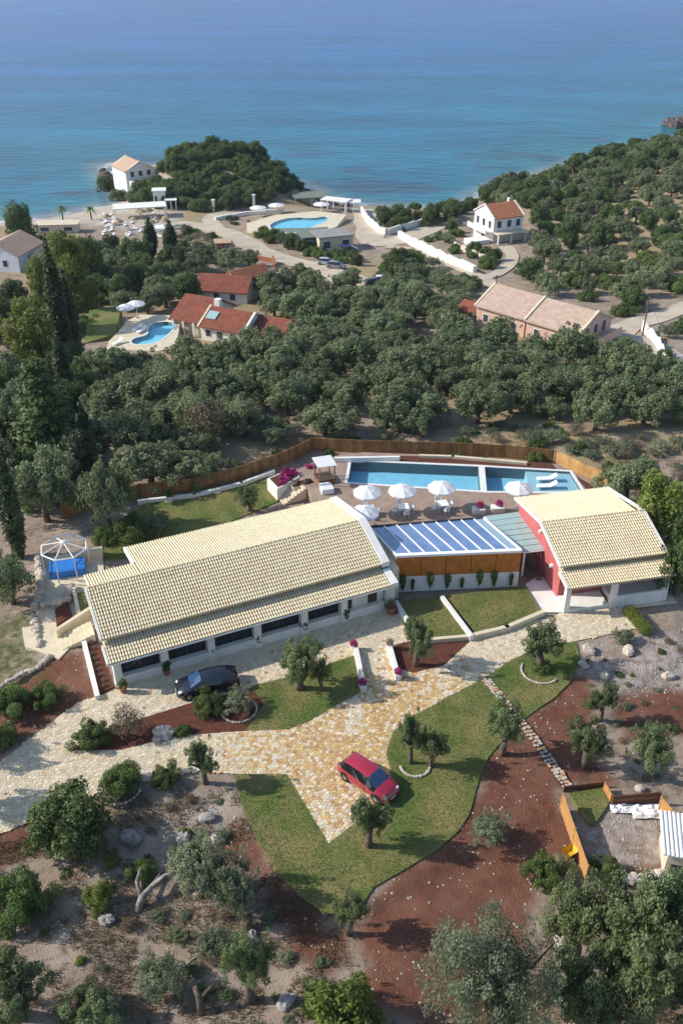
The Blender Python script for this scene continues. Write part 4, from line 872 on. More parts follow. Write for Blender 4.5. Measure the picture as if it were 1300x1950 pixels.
# ------------------------------------------------------------------ garden trees and shrubs round the drive
for a in [
    ('olive_tree', 'olive0', 572, 1313, 1230, 88, 'olive tree with thick dark trunk on the small lawn by the forecourt', 'olive tree'),
    ('olive_tree', 'olive1', 612, 1316, 1258, 40, 'slim olive bough standing close against the thick trunked olive on the small lawn', 'olive tree'),
    ('olive_tree', 'olive2', 792, 1268, 1186, 68, 'olive tree in the red bed right of the purple flower balls', 'olive tree'),
    ('olive_tree', 'olive3', 1027, 1274, 1195, 86, 'olive tree with twisted trunk on the lawn below the red gable porch', 'olive tree'),
    ('olive_tree', 'olive4', 782, 1455, 1362, 46, 'thin leaning olive in the stone ring beside the red car', 'olive tree'),
    ('olive_tree', 'olive1', 820, 1462, 1396, 56, 'bushy low olive just right of the stone ring by the red car', 'olive tree'),
    ('olive_tree', 'olive0', 957, 1436, 1345, 74, 'round olive tree at the lawn edge left of the stone path', 'olive tree'),
    ('olive_tree', 'olive2', 702, 1612, 1520, 76, 'olive tree at the tip of the golden paving in front of the red car', 'olive tree'),
    ('olive_tree', 'olive3', 664, 1778, 1700, 72, 'olive tree at the lowest tip of the large lawn', 'olive tree'),
    ('olive_tree', 'olive4', 1140, 1372, 1306, 56, 'small round olive on the pale stony slope right of the red soil', 'olive tree'),
    ('olive_tree', 'olive0', 1112, 1458, 1380, 80, 'dense olive beside bare roots right of the stone path', 'olive tree'),
    ('olive_tree', 'olive1', 1228, 1484, 1394, 86, 'olive with bare slanting trunk above the brown board fence', 'olive tree'),
    ('olive_tree', 'olive4', 392, 1492, 1416, 58, 'olive leaning left over the lower drive', 'olive tree'),
    ('shrub', 'shrub0', 398, 1366, 1298, 66, 'clipped round green tree beside the stone ringed planter near the black car', 'shrub'),
    ('shrub', 'pale0', 455, 1368, 1322, 66, 'grey green bush inside the pale stone ring near the black car', 'shrub'),
    ('shrub', 'brown0', 247, 1418, 1336, 74, 'brownish twiggy shrub in the bed between the two drives', 'shrub'),
    ('shrub', 'shrub1', 176, 1430, 1386, 82, 'low wide green shrub at the left end of the red bed', 'shrub'),
    ('shrub', 'shrub2', 349, 1404, 1378, 34, 'small round green shrub in the bed beside the white rock', 'shrub'),
    ('shrub', 'shrub0', 25, 1372, 1300, 86, 'leafy green shrub in the red bed at the left edge', 'shrub'),
    ('shrub', 'shrub1', 92, 1352, 1298, 70, 'leafy green shrub beside the white kerb wall of the left red bed', 'shrub'),
    ('shrub', 'shrub2', 10, 1425, 1338, 60, 'dark green shrub cut by the left edge above the drive', 'shrub'),
    ('olive_tree', 'olive2', -75, 1440, 1350, 95, 'olive outside the left edge whose shade falls across the upper drive', 'olive tree'),
    ('olive_tree', 'olive0', -70, 1540, 1450, 80, 'olive outside the left edge whose shade falls across the lower drive', 'olive tree'),
    ('shrub', 'dark0', 138, 1640, 1520, 158, 'large dark green shrub below the left part of the drive', 'shrub'),
    ('shrub', 'dark2', 205, 372, 335, 40, 'dark shrub on the rocks left of the headland house', 'shrub'),
    ('shrub', 'shrub2', 228, 388, 350, 36, 'green shrub at the foot of the headland house', 'shrub'),
    ('shrub', 'dark0', 268, 385, 345, 38, 'dark shrub right of the lower storey of the headland house', 'shrub'),
    ('shrub', 'shrub1', 38, 1765, 1618, 135, 'large bright edged green bush at the left edge below the drive', 'shrub'),
    ('shrub', 'bright0', 188, 1735, 1660, 62, 'small yellow green bush on the bare slope', 'shrub'),
    ('shrub', 'shrub0', 272, 1680, 1606, 56, 'small green bush left of the dead grey trunks', 'shrub'),
    ('shrub', 'shrub2', 232, 1520, 1452, 90, 'green bush in the rough stone ring below the drive', 'shrub'),
    ('shrub', 'shrub0', 318, 1500, 1456, 60, 'green shrub at the drive edge left of the leaning olive', 'shrub'),
    ('olive_tree', 'pale1', 385, 1708, 1608, 120, 'sprawling grey green olive lying over the dead trunks', 'olive tree'),
    ('olive_tree', 'pale2', 440, 1745, 1650, 110, 'sprawling olive at the shaded edge of the red soil strip', 'olive tree'),
    ('shrub', 'pale0', 410, 1830, 1730, 80, 'sparse grey green scrub below the sprawling olives', 'shrub'),
    ('olive_tree', 'olive3', 478, 1905, 1775, 105, 'upright grey green olive at the bottom of the bare slope', 'olive tree'),
    ('shrub', 'pale1', 310, 1905, 1800, 100, 'loose grey green scrub on the bare slope near the bottom', 'shrub'),
    ('shrub', 'olive2', 40, 1965, 1828, 140, 'large olive bush in the bottom left corner', 'shrub'),
    ('shrub', 'olive0', 180, 1990, 1905, 130, 'grey green bush cut by the bottom edge next to the corner bush', 'shrub'),
    ('shrub', 'bright0', 650, 2010, 1862, 170, 'bright yellow green bush cut by the bottom edge', 'shrub'),
    ('olive_tree', 'silver0', 915, 2030, 1785, 250, 'large silver leaved olive at the bottom edge under the red soil', 'olive tree'),
    ('olive_tree', 'olive1', 1085, 1830, 1690, 130, 'olive at the left front of the clump in the bottom right corner', 'olive tree'),
    ('shrub', 'shrub1', 1035, 1690, 1610, 84, 'green bush at the foot of the yellow board fence', 'shrub'),
    ('shrub', 'shrub0', 1152, 1680, 1622, 64, 'small bush right of the lower end of the yellow board fence', 'shrub'),
    ('olive_tree', 'olive3', 1165, 1870, 1690, 190, 'largest olive of the clump in the bottom right corner', 'olive tree'),
    ('olive_tree', 'olive4', 1262, 1900, 1700, 170, 'olive at the right edge of the bottom right clump', 'olive tree'),
    ('olive_tree', 'olive2', 1210, 1990, 1800, 180, 'lowest olive of the bottom right clump cut by the frame', 'olive tree'),
    ('olive_tree', 'olive0', 1100, 2010, 1840, 150, 'olive between the silver olive and the bottom right clump', 'olive tree'),
    ('shrub', 'pale0', 930, 1618, 1545, 84, 'thin creeping grey green scrub on the bare red soil', 'shrub'),
    ('olive_tree', 'olive1', 474, 974, 930, 50, 'small olive tree alone on the back lawn behind the villa', 'olive tree'),
    ('olive_tree', 'grove0', 212, 1008, 888, 104, 'broad grey olive at the left end of the back lawn', 'olive tree'),
    ('olive_tree', 'grove1', 92, 992, 878, 130, 'large olive behind the white pergola frame at the left', 'olive tree'),
    ('olive_tree', 'grove2', 25, 1150, 1058, 105, 'grey olive at the left edge beside the stone walls of the spa', 'olive tree'),
    ('shrub', 'shrub2', 255, 1045, 990, 90, 'low dark shrub row end between back lawn and villa roof', 'shrub'),
    ('shrub', 'pale2', 300, 1022, 985, 60, 'grey rounded shrub on the back lawn edge', 'shrub'),
    ('shrub', 'shrub0', 200, 1038, 1000, 50, 'green shrub beside the white pergola frame', 'shrub'),
    ('olive_tree', 'bright1', 1240, 1042, 912, 110, 'bright green bushy tree behind the tiled roof at the right', 'tree'),
    ('olive_tree', 'dark1', 1285, 1130, 985, 90, 'dark tree in shade beside the right end of the porch roof', 'tree'),
    ('olive_tree', 'grove3', 1190, 960, 880, 110, 'grey olive behind the right end of the reed fence', 'olive tree'),
    ('shrub', 'shrub1', 870, 880, 838, 24, 'young green plant at the middle of the reed fence behind the pool', 'shrub'),
    ('shrub', 'shrub2', 922, 884, 850, 20, 'flowering young plant behind the pool divider', 'shrub'),
    ('shrub', 'shrub0', 1018, 888, 862, 40, 'low green plant in the soil strip behind the short pool', 'shrub'),
    ('shrub', 'dark2', 1100, 866, 826, 26, 'small upright green tree behind the orange reed fence', 'shrub'),
    ('shrub', 'pale1', 1010, 850, 822, 46, 'grey bush on the dry slope behind the reed fence', 'shrub'),
    ('shrub', 'shrub1', 627, 868, 850, 18, 'little green plant in front of the reed fence by the daybed', 'shrub'),
    ('shrub', 'shrub0', 1030, 1285, 1262, 40, 'low clump inside the ring under the twisted olive', 'shrub'),
    ('shrub', 'pale2', 1185, 1232, 1202, 44, 'grey spiky plant at the corner of the pale stony bed', 'shrub'),
]: pixel_placed(*a)
hp, hq = Vector((*spot(1192, 1165, 0), 0)), Vector((*spot(1232, 1212, 0), 0)); hd = empty('hedge', (hp + hq) / 2, math.atan2(hq.y - hp.y, hq.x - hp.x), 'yellow green clipped hedge beside the red gable porch', 'hedge')
HV, HF, HT = leaves([(a, b, .42, .42, .45) for a in np.linspace(-(hq - hp).length / 2 + .3, (hq - hp).length / 2 - .3, 9) for b in (-.15, .15)], 9000, .06, 777, inner=.7)
put('foliage', np_mesh('foliage', HV, HF, M['bright'], HT), hd); MB().box((0, 0, .3), ((hq - hp).length - .5, .3, .6)).build('stem', M['bark'], hd)
# ------------------------------------------------------------------ the tall trees at the left
for a in [
    ('cypress_tree', 'cypress0', 40, 1062, 858, 46, 'tall dark cypress leaning into the frame at the left edge', 'cypress'),
    ('cypress_tree', 'cypress1', 128, 700, 478, 42, 'tallest slim cypress in front of the yellow green poplars', 'cypress'),
    ('cypress_tree', 'cypress0', 146, 690, 520, 34, 'slim cypress touching the tallest cypress on its right', 'cypress'),
    ('cypress_tree', 'cypress1', 172, 880, 775, 34, 'short dark cypress at the right side of the tall layered conifer', 'cypress'),
    ('cypress_tree', 'cypress0', 128, 760, 640, 36, 'dark cypress below the two slim ones', 'cypress'),
    ('cypress_tree', 'cypress1', 290, 492, 420, 30, 'dark pointed cypress near the beach, left one of two', 'cypress'),
    ('cypress_tree', 'cypress0', 328, 494, 424, 32, 'dark pointed cypress near the beach, right one of two', 'cypress'),
    ('poplar_tree', 'bright1', 148, 610, 448, 84, 'tall yellow green poplar behind the slim cypresses', 'tree'),
    ('poplar_tree', 'bright1', 105, 640, 480, 70, 'yellow green poplar left of the slim cypresses', 'tree'),
    ('poplar_tree', 'bright1', 72, 715, 580, 92, 'wide yellow green tree at the foot of the cypresses', 'tree'),
    ('dark_tree', 'dark0', 180, 560, 452, 60, 'dark green tree right of the tall poplar', 'tree'),
    ('dark_tree', 'dark1', 48, 480, 388, 62, 'lone dark tree standing against the sea at the left', 'tree'),
    ('conifer_tree', 'conifer0', 100, 880, 690, 150, 'big layered dark conifer above the left olives', 'conifer'),
    ('dark_tree', 'dark2', 20, 780, 700, 60, 'dark tree at the left edge beside the layered conifer', 'tree'),
    ('palm_tree', 'palm0', 121, 420, 392, 30, 'small palm on the beach, left one of two', 'palm'),
    ('palm_tree', 'palm0', 175, 418, 392, 30, 'small palm on the beach, right one of two', 'palm'),
    ('olive_tree', 'bright0', 55, 800, 745, 60, 'yellowish bush in front of the layered conifer', 'tree'),
    ('shrub', 'bright0', 578, 690, 640, 44, 'bright yellow green bush at the right end of the red roofed house', 'shrub'),
    ('shrub', 'bright0', 548, 612, 580, 30, 'bright green bush in the trees right of the second red roof', 'shrub'),
    ('shrub', 'bright0', 350, 690, 655, 34, 'yellow green bush at the corner between curved pool and red house', 'shrub'),
    ('shrub', 'bright0', 870, 620, 590, 50, 'bright green bush left of the pink house', 'shrub'),
    ('olive_tree', 'brown0', 400, 850, 762, 110, 'half bare brownish olive in the grove above the back lawn', 'olive tree'),
]: pixel_placed(*a)
# ------------------------------------------------------------------ groves and woods
BUSY = [[(-70, 283), (-54, 279), (-53, 296), (-70, 300)]] + [spots(p, z) for p, z in (
    ([(195, 640), (330, 590), (480, 585), (565, 625), (490, 690), (350, 690), (345, 755), (195, 755)], -7.0), ([(368, 575), (375, 505), (480, 500), (490, 560)], -10), ([(890, 620), (930, 545), (1040, 555), (1165, 600), (1250, 655), (1160, 675), (1060, 660)], -6),
    ([(880, 450), (890, 372), (1000, 368), (1010, 440), (960, 470)], -12), ([(-60, 560), (-60, 470), (75, 490), (60, 560)], -12), ([(160, 650), (170, 610), (240, 600), (240, 650)], -9),
    ([(480, 480), (560, 480), (720, 540), (640, 560), (500, 525)], -13))]
taken = []
def free(x, y, d):
    if any((x - a) ** 2 + (y - b) ** 2 < (d + e) ** 2 * .25 * 1.2 for a, b, e in taken): return False
    return True
def grove(poly, step, r0, r1, keys, name, label, cat, group, parts=True, hz=(.9, 1.15), avoid=True, limit=300, sink=.1, marks=None, pack=1.2):
    xs = [p[0] for p in poly]; ys = [p[1] for p in poly]; n = 0; made = []
    cand = []
    y = min(ys)
    while y < max(ys):
        x = min(xs) + rng.uniform(0, step)
        while x < max(xs): cand.append((x + rng.uniform(-.38, .38) * step, y + rng.uniform(-.38, .38) * step)); x += step
        y += step * .9
    for x, y in cand:
        if not inside(x, y, poly) or n >= limit: continue
        if shore_dist(np.array([x]), np.array([y]))[0] < 2: continue
        if avoid and any(bool(inside(x, y, b)) or float(edge_dist(np.array(x), np.array(y), b)) < 1.2 for b in BUSY): continue
        u_, v_ = proj(x, y, hgt(x, y) + 2)
        if not (-45 < u_ < 1345): continue
        r = rng.uniform(r0, r1); key = rng.choice(keys); nm = {'d': 'dark_tree', 's': 'bush', 'b': 'bush'}.get(key[0], name) if name == 'olive_tree' else name
        if not free(x, y, r * pack): continue
        taken.append((x, y, r * pack)); n += 1
        made.append(tree(nm, key, (x, y, hgt(x, y) - sink), r, label, cat, group, None, parts, rng.uniform(*hz)))
    if marks: name_by_marks(made, label, marks)
    return n
cnt = []
ORD = ['', 'second', 'third', 'fourth', 'fifth', 'sixth', 'seventh', 'eighth', 'ninth', 'tenth', 'eleventh', 'twelfth', 'thirteenth', 'fourteenth', 'fifteenth', 'sixteenth', 'seventeenth', 'eighteenth', 'nineteenth']
TENS = {2: 'twent', 3: 'thirt', 4: 'fort', 5: 'fift', 6: 'sixt', 7: 'sevent', 8: 'eight', 9: 'ninet'}
def ordinal(n):
    if n >= 100: return ('hundredth' if n == 100 else 'hundred-and-' + (ordinal(n - 100) or 'first')) if n < 200 else 'two-hundredth or so'
    if n < 20: return ORD[n - 1] if n > 1 else ''
    t, u = divmod(n, 10); return TENS[t] + ('ieth' if u == 0 else 'y-' + (['first'] + ORD[1:])[u - 1])
def name_by_marks(objs, desc, marks):
    """label every tree by how near its crown stands to a landmark one can find"""
    c = [proj(o.location.x, o.location.y, o.location.z + 2.5) for o in objs]; rank = []
    for ph, (mx, my) in marks:
        order = sorted(range(len(objs)), key=lambda i: (c[i][0] - mx) ** 2 + (c[i][1] - my) ** 2); r_ = [0] * len(objs)
        for k, i in enumerate(order): r_[i] = k + 1
        rank.append(r_)
    for i, o in enumerate(objs):
        k = min(range(len(marks)), key=lambda m_: rank[m_][i]); n = rank[k][i]
        o['label'] = ' '.join(f"{desc} {ordinal(n)} nearest to {marks[k][0]}".split())
ROADS = {}
def strip(name, pts, w, m, lift=.12):
    P = [Vector((p.x, p.y)) for p in pts]; Q = []
    for i in range(len(P) - 1):   # Catmull-Rom through points projected from image pixels
        p0, p1, p2, p3 = P[max(i - 1, 0)], P[i], P[i + 1], P[min(i + 2, len(P) - 1)]; n = max(2, int((p2 - p1).length / 1.5))
        for k in range(n):
            t = k / n; Q.append(.5 * ((2 * p1) + (p2 - p0) * t + (2 * p0 - 5 * p1 + 4 * p2 - p3) * t * t + (3 * p1 - p0 - 3 * p2 + p3) * t ** 3))
    Q.append(P[-1]); vs, fs = [], []; C_ = 5
    for i, p in enumerate(Q):
        d = (Q[min(i + 1, len(Q) - 1)] - Q[max(i - 1, 0)]).normalized(); n = Vector((-d.y, d.x)); ww = w * (1 + .08 * math.sin(i * .7))
        for k in range(C_):
            q = p + n * ww * (k / (C_ - 1) - .5); vs.append((q.x, q.y, hgt(q.x, q.y) + lift))
    for i in range(len(Q) - 1):
        for k in range(C_ - 1): a = i * C_ + k; fs.append((a + 1, a, a + C_, a + C_ + 1))
    BUSY.append([tuple(Q[i] + Vector((-(Q[min(i + 1, len(Q) - 1)] - Q[max(i - 1, 0)]).normalized().y, (Q[min(i + 1, len(Q) - 1)] - Q[max(i - 1, 0)]).normalized().x)) * w * .6) for i in range(0, len(Q), 3)] + [tuple(Q[i] - Vector((-(Q[min(i + 1, len(Q) - 1)] - Q[max(i - 1, 0)]).normalized().y, (Q[min(i + 1, len(Q) - 1)] - Q[max(i - 1, 0)]).normalized().x)) * w * .6) for i in range(len(Q) - 1, -1, -3)])
    return tag(MB().add(vs, fs).build(name, m), kind='structure')
M['dirt_road'] = mat('pale_dirt_road', (.52, .45, .35), (.42, .35, .26), .3, rough=.95)
M['asphalt'] = mat('grey_road', (.40, .37, .33), (.32, .29, .26), .3, rough=.95)
G = ground
strip('beach_road', [G(*p) for p in ((330, 425), (400, 436), (450, 452), (500, 482), (560, 500), (630, 518), (690, 545))], 7, M['dirt_road'])
strip('beach_path', [G(*p) for p in ((480, 470), (430, 445), (400, 415), (460, 404))], 4, M['dirt_road'], .16)
strip('lane', [G(*p) for p in ((688, 398), (700, 430), (712, 462), (770, 455), (830, 430))], 6.5, M['dirt_road'])
strip('lane', [G(*p) for p in ((735, 470), (800, 480), (860, 505), (915, 528), (960, 560))], 3.2, M['dirt_road'], .15)
strip('lane', [G(*p) for p in ((905, 535), (950, 520), (975, 490), (960, 470))], 3.0, M['dirt_road'], .17)
strip('road', [G(*p) for p in ((1340, 575), (1250, 604), (1195, 622), (1160, 645))], 5, M['dirt_road'])
strip('yard', [G(*p) for p in ((1150, 640), (1200, 655), (1240, 672), (1290, 715))], 8, M['asphalt'], .16)
strip('lane', [G(*p) for p in ((-60, 620), (0, 612), (60, 600), (95, 560))], 4, M['asphalt'])
GROVE = [G(*p).to_2d() for p in ((180, 800), (205, 690), (330, 690), (560, 690), (570, 640), (480, 560), (590, 530), (690, 560), (870, 580), (900, 640), (1060, 680), (1180, 690), (1330, 680), (1340, 800), (1200, 830), (1050, 800), (940, 795), (870, 842), (600, 846), (535, 858), (460, 858), (430, 905), (270, 936), (225, 890))]
GROVE = [tuple(p) for p in GROVE]
cnt.append(grove(GROVE, 4.2, 2.0, 3.7, OF, 'olive_tree', 'grey green grove olive', 'olive tree', 'olives of the grove behind the villa', hz=(.75, 1.1), pack=1.0, marks=[
    ('the curved pool deck', (270, 670)), ('the right end of the red roofed house', (560, 640)), ('the second red roofed house', (480, 555)), ('the bend of the beach road', (560, 520)), ('the white car on dirt parking', (730, 545)), ('the left end of the pink house', (900, 600)), ('the middle of the pink house', (1000, 640)), ('the grey yard', (1200, 680)),
    ('the right frame edge above the dry slope', (1300, 780)), ('the orange reed fence', (1090, 850)), ('the reed fence corner behind the daybed', (596, 845)), ('the reed fence behind the long pool', (780, 850)), ('the half bare brownish olive', (400, 800)), ('the layered conifer', (160, 780)), ('the slim cypresses', (190, 690))]))
HILL = [tuple(G(*p).to_2d()) for p in ((1010, 445), (1030, 380), (1090, 335), (1180, 310), (1340, 290), (1360, 600), (1250, 590), (1190, 605), (1080, 575), (980, 545), (970, 480))]
cnt.append(grove(HILL, 6.6, 1.9, 3.2, OF[:4] + ['dark0', 'shrub0'], 'olive_tree', 'round hillside olive', 'olive tree', 'olives of the right hillside', parts=False, hz=(.85, 1.1), marks=[
    ('the veranda of the white orange roofed house', (1010, 430)), ('the lane end below the white house', (965, 490)), ('the ridge of the pink house', (1040, 545)), ('the road right of the pink house', (1190, 600)), ('the right frame edge above the road', (1300, 560)), ('the right frame edge halfway up the hillside', (1300, 440)), ('the crest trees behind the white house', (1040, 360)), ('the crest above the sea', (1180, 330))]))
CREST = [tuple(G(*p).to_2d()) for p in ((905, 385), (960, 355), (1060, 340), (1130, 312), (1220, 290), (1340, 268), (1360, 330), (1180, 345), (1080, 395), (1010, 400))]
cnt.append(grove(CREST, 4.2, 2.4, 3.4, ['pine0', 'dark1', 'dark2', 'grove0'], 'pine_tree', 'dark bushy crest tree', 'tree', 'trees of the right crest', parts=False, marks=[
    ('the roof of the white orange roofed house', (960, 370)), ('the shore left of the white house', (900, 360)), ('the islet rocks', (1290, 255)), ('the sea inlet below the crest', (1050, 325)), ('the middle of the crest skyline', (1150, 300)), ('the right frame edge below the skyline', (1300, 330))]))
HEAD = [(-37 + 25 * math.cos(a / 20 * 6.283), 278 + 25 * math.sin(a / 20 * 6.283)) for a in range(20)]
cnt.append(grove(HEAD, 2.7, 2.0, 3.1, ['dark0', 'dark1', 'dark2', 'shrub0', 'shrub1', 'shrub2'], 'evergreen_tree', 'dense headland tree', 'tree', 'trees of the headland', parts=False, hz=(.65, .95), pack=.85, marks=[
    ('the headland house', (270, 330)), ('the white tower', (310, 390)), ('the white gate pillar', (484, 385)), ('the dull green roofed bar', (575, 370)), ('the top of the headland against the sea', (440, 275)), ('the two white posts', (420, 390)), ('the right skyline of the headland', (540, 320)), ('the left end of the headland skyline', (330, 290))]))
LEFT = [tuple(G(*p).to_2d()) for p in ((60, 570), (80, 490), (180, 470), (270, 490), (400, 500), (480, 500), (500, 530), (375, 580), (330, 592), (230, 600), (170, 640), (60, 660), (-40, 680), (-60, 590), (0, 560))]
cnt.append(grove(LEFT, 4.4, 2.2, 3.3, ['dark0', 'dark1', 'grove2', 'grove3', 'shrub0', 'grove4'], 'broadleaf_tree', 'green tree of the beach wood', 'tree', 'trees of the wood by the beach', parts=False, marks=[
    ('the pale blue left house', (50, 500)), ('the lone dark tree', (60, 460)), ('the tall poplar', (180, 480)), ('the left dark cypress by the beach', (285, 470)), ('the terracotta kiosk', (425, 490)), ('the second red roofed house', (390, 540)), ('the curved pool deck', (260, 600)), ('the left frame edge', (0, 600))]))
LEFT2 = [tuple(G(*p).to_2d()) for p in ((-60, 700), (60, 690), (190, 690), (200, 800), (230, 880), (170, 960), (0, 960), (-80, 900))]
cnt.append(grove(LEFT2, 4.4, 2.2, 3.2, ['grove1', 'grove2', 'dark2', 'shrub1'], 'olive_tree', 'leafy left edge tree', 'tree', 'trees at the left edge', marks=[('the layered conifer', (100, 780)), ('the tall leaning cypress', (30, 930)), ('the left frame edge below the poplars', (0, 720)), ('the broad grey back lawn olive', (200, 890))]))
BGARD = [tuple(G(*p).to_2d()) for p in ((330, 500), (345, 430), (400, 425), (470, 470), (480, 500), (420, 505))]
cnt.append(grove(BGARD, 3.4, .8, 1.7, ['shrub0', 'shrub1', 'pale0', 'dark0', 'bright0', 'brown0'], 'shrub', 'beach garden shrub', 'shrub', 'garden shrubs by the beach road', parts=False, hz=(.6, 1), marks=[('the terracotta kiosk', (425, 470)), ('the right dark cypress', (335, 450)), ('the road bend', (490, 490))]))
BGARD = [tuple(G(*p).to_2d()) for p in ((380, 412), (470, 408), (475, 425), (440, 432), (400, 428))]
cnt.append(grove(BGARD, 3.0, .6, 1.2, ['shrub0', 'pale0', 'dark0', 'brown0'], 'shrub', 'low bed shrub', 'shrub', 'shrubs below the headland', parts=False, hz=(.5, .8), marks=[('the white gate pillar', (484, 400)), ('the white arbour', (330, 400))]))
MID = [tuple(G(*p).to_2d()) for p in ((740, 500), (790, 490), (870, 520), (900, 545), (880, 590), (760, 575), (720, 560))]
cnt.append(grove(MID, 3.6, 1.5, 2.4, ['dark0', 'shrub0', 'shrub1', 'pale0', 'grove1'], 'garden_tree', 'lane garden shrub', 'tree', 'garden trees by the lane', parts=False, marks=[('the white car on dirt parking', (745, 530)), ('the lower end of the long white wall', (890, 520)), ('the left end of the pink house', (900, 570)), ('the blue car', (720, 495))]))
COASTHEDGE = [tuple(G(*p).to_2d()) for p in ((708, 428), (720, 412), (838, 412), (836, 428), (760, 440))]
cnt.append(grove(COASTHEDGE, 3.2, 1.7, 2.3, ['dark1', 'dark2', 'pine0'], 'dark_tree', 'dark shore row tree', 'tree', 'shore tree row', parts=False, avoid=False, marks=[('the curved white lane wall', (710, 410)), ('the right end of the shore wall', (835, 410))]))
POOLHEDGE = [tuple(G(*p).to_2d()) for p in ((480, 450), (500, 440), (600, 462), (690, 500), (690, 512), (590, 490))]
cnt.append(grove(POOLHEDGE, 3.0, 1.2, 1.7, ['shrub0', 'shrub1', 'dark0'], 'shrub', 'green pool hedge shrub', 'shrub', 'hedge below the resort pool', parts=False, avoid=False, marks=[('the grey pool pavilion', (595, 480)), ('the left end of the resort pool', (480, 440)), ('the silver car', (650, 500))]))
GARD = [tuple(G(*p).to_2d()) for p in ((800, 450), (860, 425), (900, 440), (960, 480), (940, 520), (870, 490))]
cnt.append(grove(GARD, 4.0, 1.2, 2.2, ['shrub0', 'shrub1', 'pale0', 'dark0'], 'shrub', 'terraced garden shrub', 'shrub', 'shrubs below the white house', parts=False, marks=[('the yellowish terrace wall', (910, 485)), ('the upper end of the long white wall', (780, 450)), ('the white house', (890, 430))]))
SLOPE = [tuple(G(*p).to_2d()) for p in ((880, 832), (1080, 826), (1180, 830), (1330, 850), (1330, 1040), (1280, 1000), (1200, 930), (1100, 872), (1000, 852))]
cnt.append(grove(SLOPE, 2.0, .6, 1.35, ['pale0', 'pale1', 'pale2', 'shrub0', 'brown0'], 'shrub', 'scrubby dry slope bush', 'shrub', 'scrub of the dry slope', parts=False, hz=(.6, .9), marks=[('the orange reed fence', (1110, 880)), ('the long pool fence', (960, 845)), ('the right frame edge above the porch roof', (1300, 950)), ('the bright green tree', (1240, 930)), ('the small upright green tree', (1100, 835))]))
EDGE = [tuple(G(*p).to_2d()) for p in ((440, 880), (540, 850), (600, 832), (880, 834), (900, 800), (1060, 812), (1100, 830), (1060, 850), (960, 856), (860, 850), (600, 848), (545, 872), (460, 905), (300, 935))]
cnt.append(grove(EDGE, 2.0, .5, 1.1, ['pale0', 'pale1', 'shrub0', 'brown0', 'shrub2'], 'shrub', 'low scrub bush behind the fence', 'shrub', 'scrub behind the brown fence', parts=False, hz=(.5, .9), marks=[('the daybed', (600, 850)), ('the back lawn kerb', (400, 920)), ('the pool divider', (915, 850)), ('the first parasol', (700, 845)), ('the orange reed fence', (1060, 850))]))
RG = [tuple(G(*p).to_2d()) for p in ((1235, 640), (1330, 600), (1330, 700), (1290, 700))]
cnt.append(grove(RG, 3.0, 1.1, 1.8, ['shrub0', 'shrub1', 'pale0'], 'shrub', 'roadside garden shrub', 'shrub', 'shrubs by the right road', parts=False, marks=[('the red flowering bush', (1262, 670)), ('the road', (1260, 610))]))
for bx, by, t, w, k, l in ((1235, 690, 655, 34, None, None),): pixel_placed('shrub', 'shrub2', 1262, 690, 656, 36, 'red flowering bush beside the right road wall', 'shrub')
SHORE = [tuple(G(*p).to_2d()) for p in ((836, 412), (850, 398), (885, 394), (905, 380), (900, 400), (880, 425), (850, 430))]
cnt.append(grove(SHORE, 3.0, 1.2, 2.2, ['dark0', 'shrub0', 'dark2'], 'shrub', 'dark shoreline shrub', 'shrub', 'shrubs on the shore by the white house', parts=False, marks=[('the white house', (890, 420)), ('the right end of the shore wall', (838, 412))]))
LOW = spots([(-40, 1940), (-40, 1660), (120, 1560), (300, 1520), (440, 1520), (520, 1700), (640, 1790), (700, 1920), (620, 1960)])
cnt.append(grove(LOW, 1.9, .22, .62, ['pale0', 'pale1', 'pale2', 'brown0', 'shrub0', 'olive1', 'bright0'], 'shrub', 'low straggly scrub', 'shrub', 'low scrub of the bare slope', parts=False, hz=(.5, .9), pack=2.2, marks=[('the gnarled grey dead trunk', (262, 1720)), ('the charred stump', (385, 1920)), ('the stony patch below the drive', (380, 1570)), ('the bottom left corner bush', (60, 1880)), ('the lowest tip of the large lawn', (620, 1760)), ('the upright bottom olive', (478, 1850)), ('the bright edged green bush', (60, 1690))]))
LOW2 = spots([(1090, 1230), (1330, 1190), (1330, 1500), (1170, 1490), (1120, 1400)])
cnt.append(grove(LOW2, 2.0, .2, .5, ['pale0', 'pale2', 'brown0', 'shrub0'], 'shrub', 'small scrub of the stony slope', 'shrub', 'scrub of the right stony slope', parts=False, hz=(.5, .9), pack=2.0, marks=[('the small round olive', (1140, 1340)), ('the clipped hedge', (1210, 1200)), ('the right frame edge', (1300, 1350)), ('the bare slanting trunk', (1220, 1470))]))
# weeds and loose stones of the rough ground
ROUGH = spots([(-60, 1960), (-60, 1620), (180, 1530), (300, 1500), (450, 1500), (640, 1760), (720, 1900), (1000, 1810), (1120, 1680), (1340, 1690), (1340, 1960)])
x, y = scatter(ROUGH, 80); k = fbm(x, y, 1.3, 41, 3) > .50; x, y = x[k], y[k]; x2, y2 = scatter(SLOPE, 30); k2 = fbm(x2, y2, 2.5, 43, 3) > .42; x, y = np.concatenate([x, x2[k2]]), np.concatenate([y, y2[k2]]); z = np.array([hgt(a, c) for a, c in zip(x, y)])
V, F_, Tw = blades(np.repeat(x, 3) + nrg.normal(0, .08, 3 * len(x)), np.repeat(y, 3) + nrg.normal(0, .08, 3 * len(x)), np.repeat(z, 3) - .03, .06, .28, .03, .8)
M['weed'] = mat('dry_weed', (.16, .14, .06), (.24, .18, .10), .6, rough=.9, spec=.1, tint=1.0, tintc=(.30, .24, .14), transl=.2)
tag(put('dry_weeds', np_mesh('dry_weeds', V, F_, M['weed'], Tw)), kind='stuff')
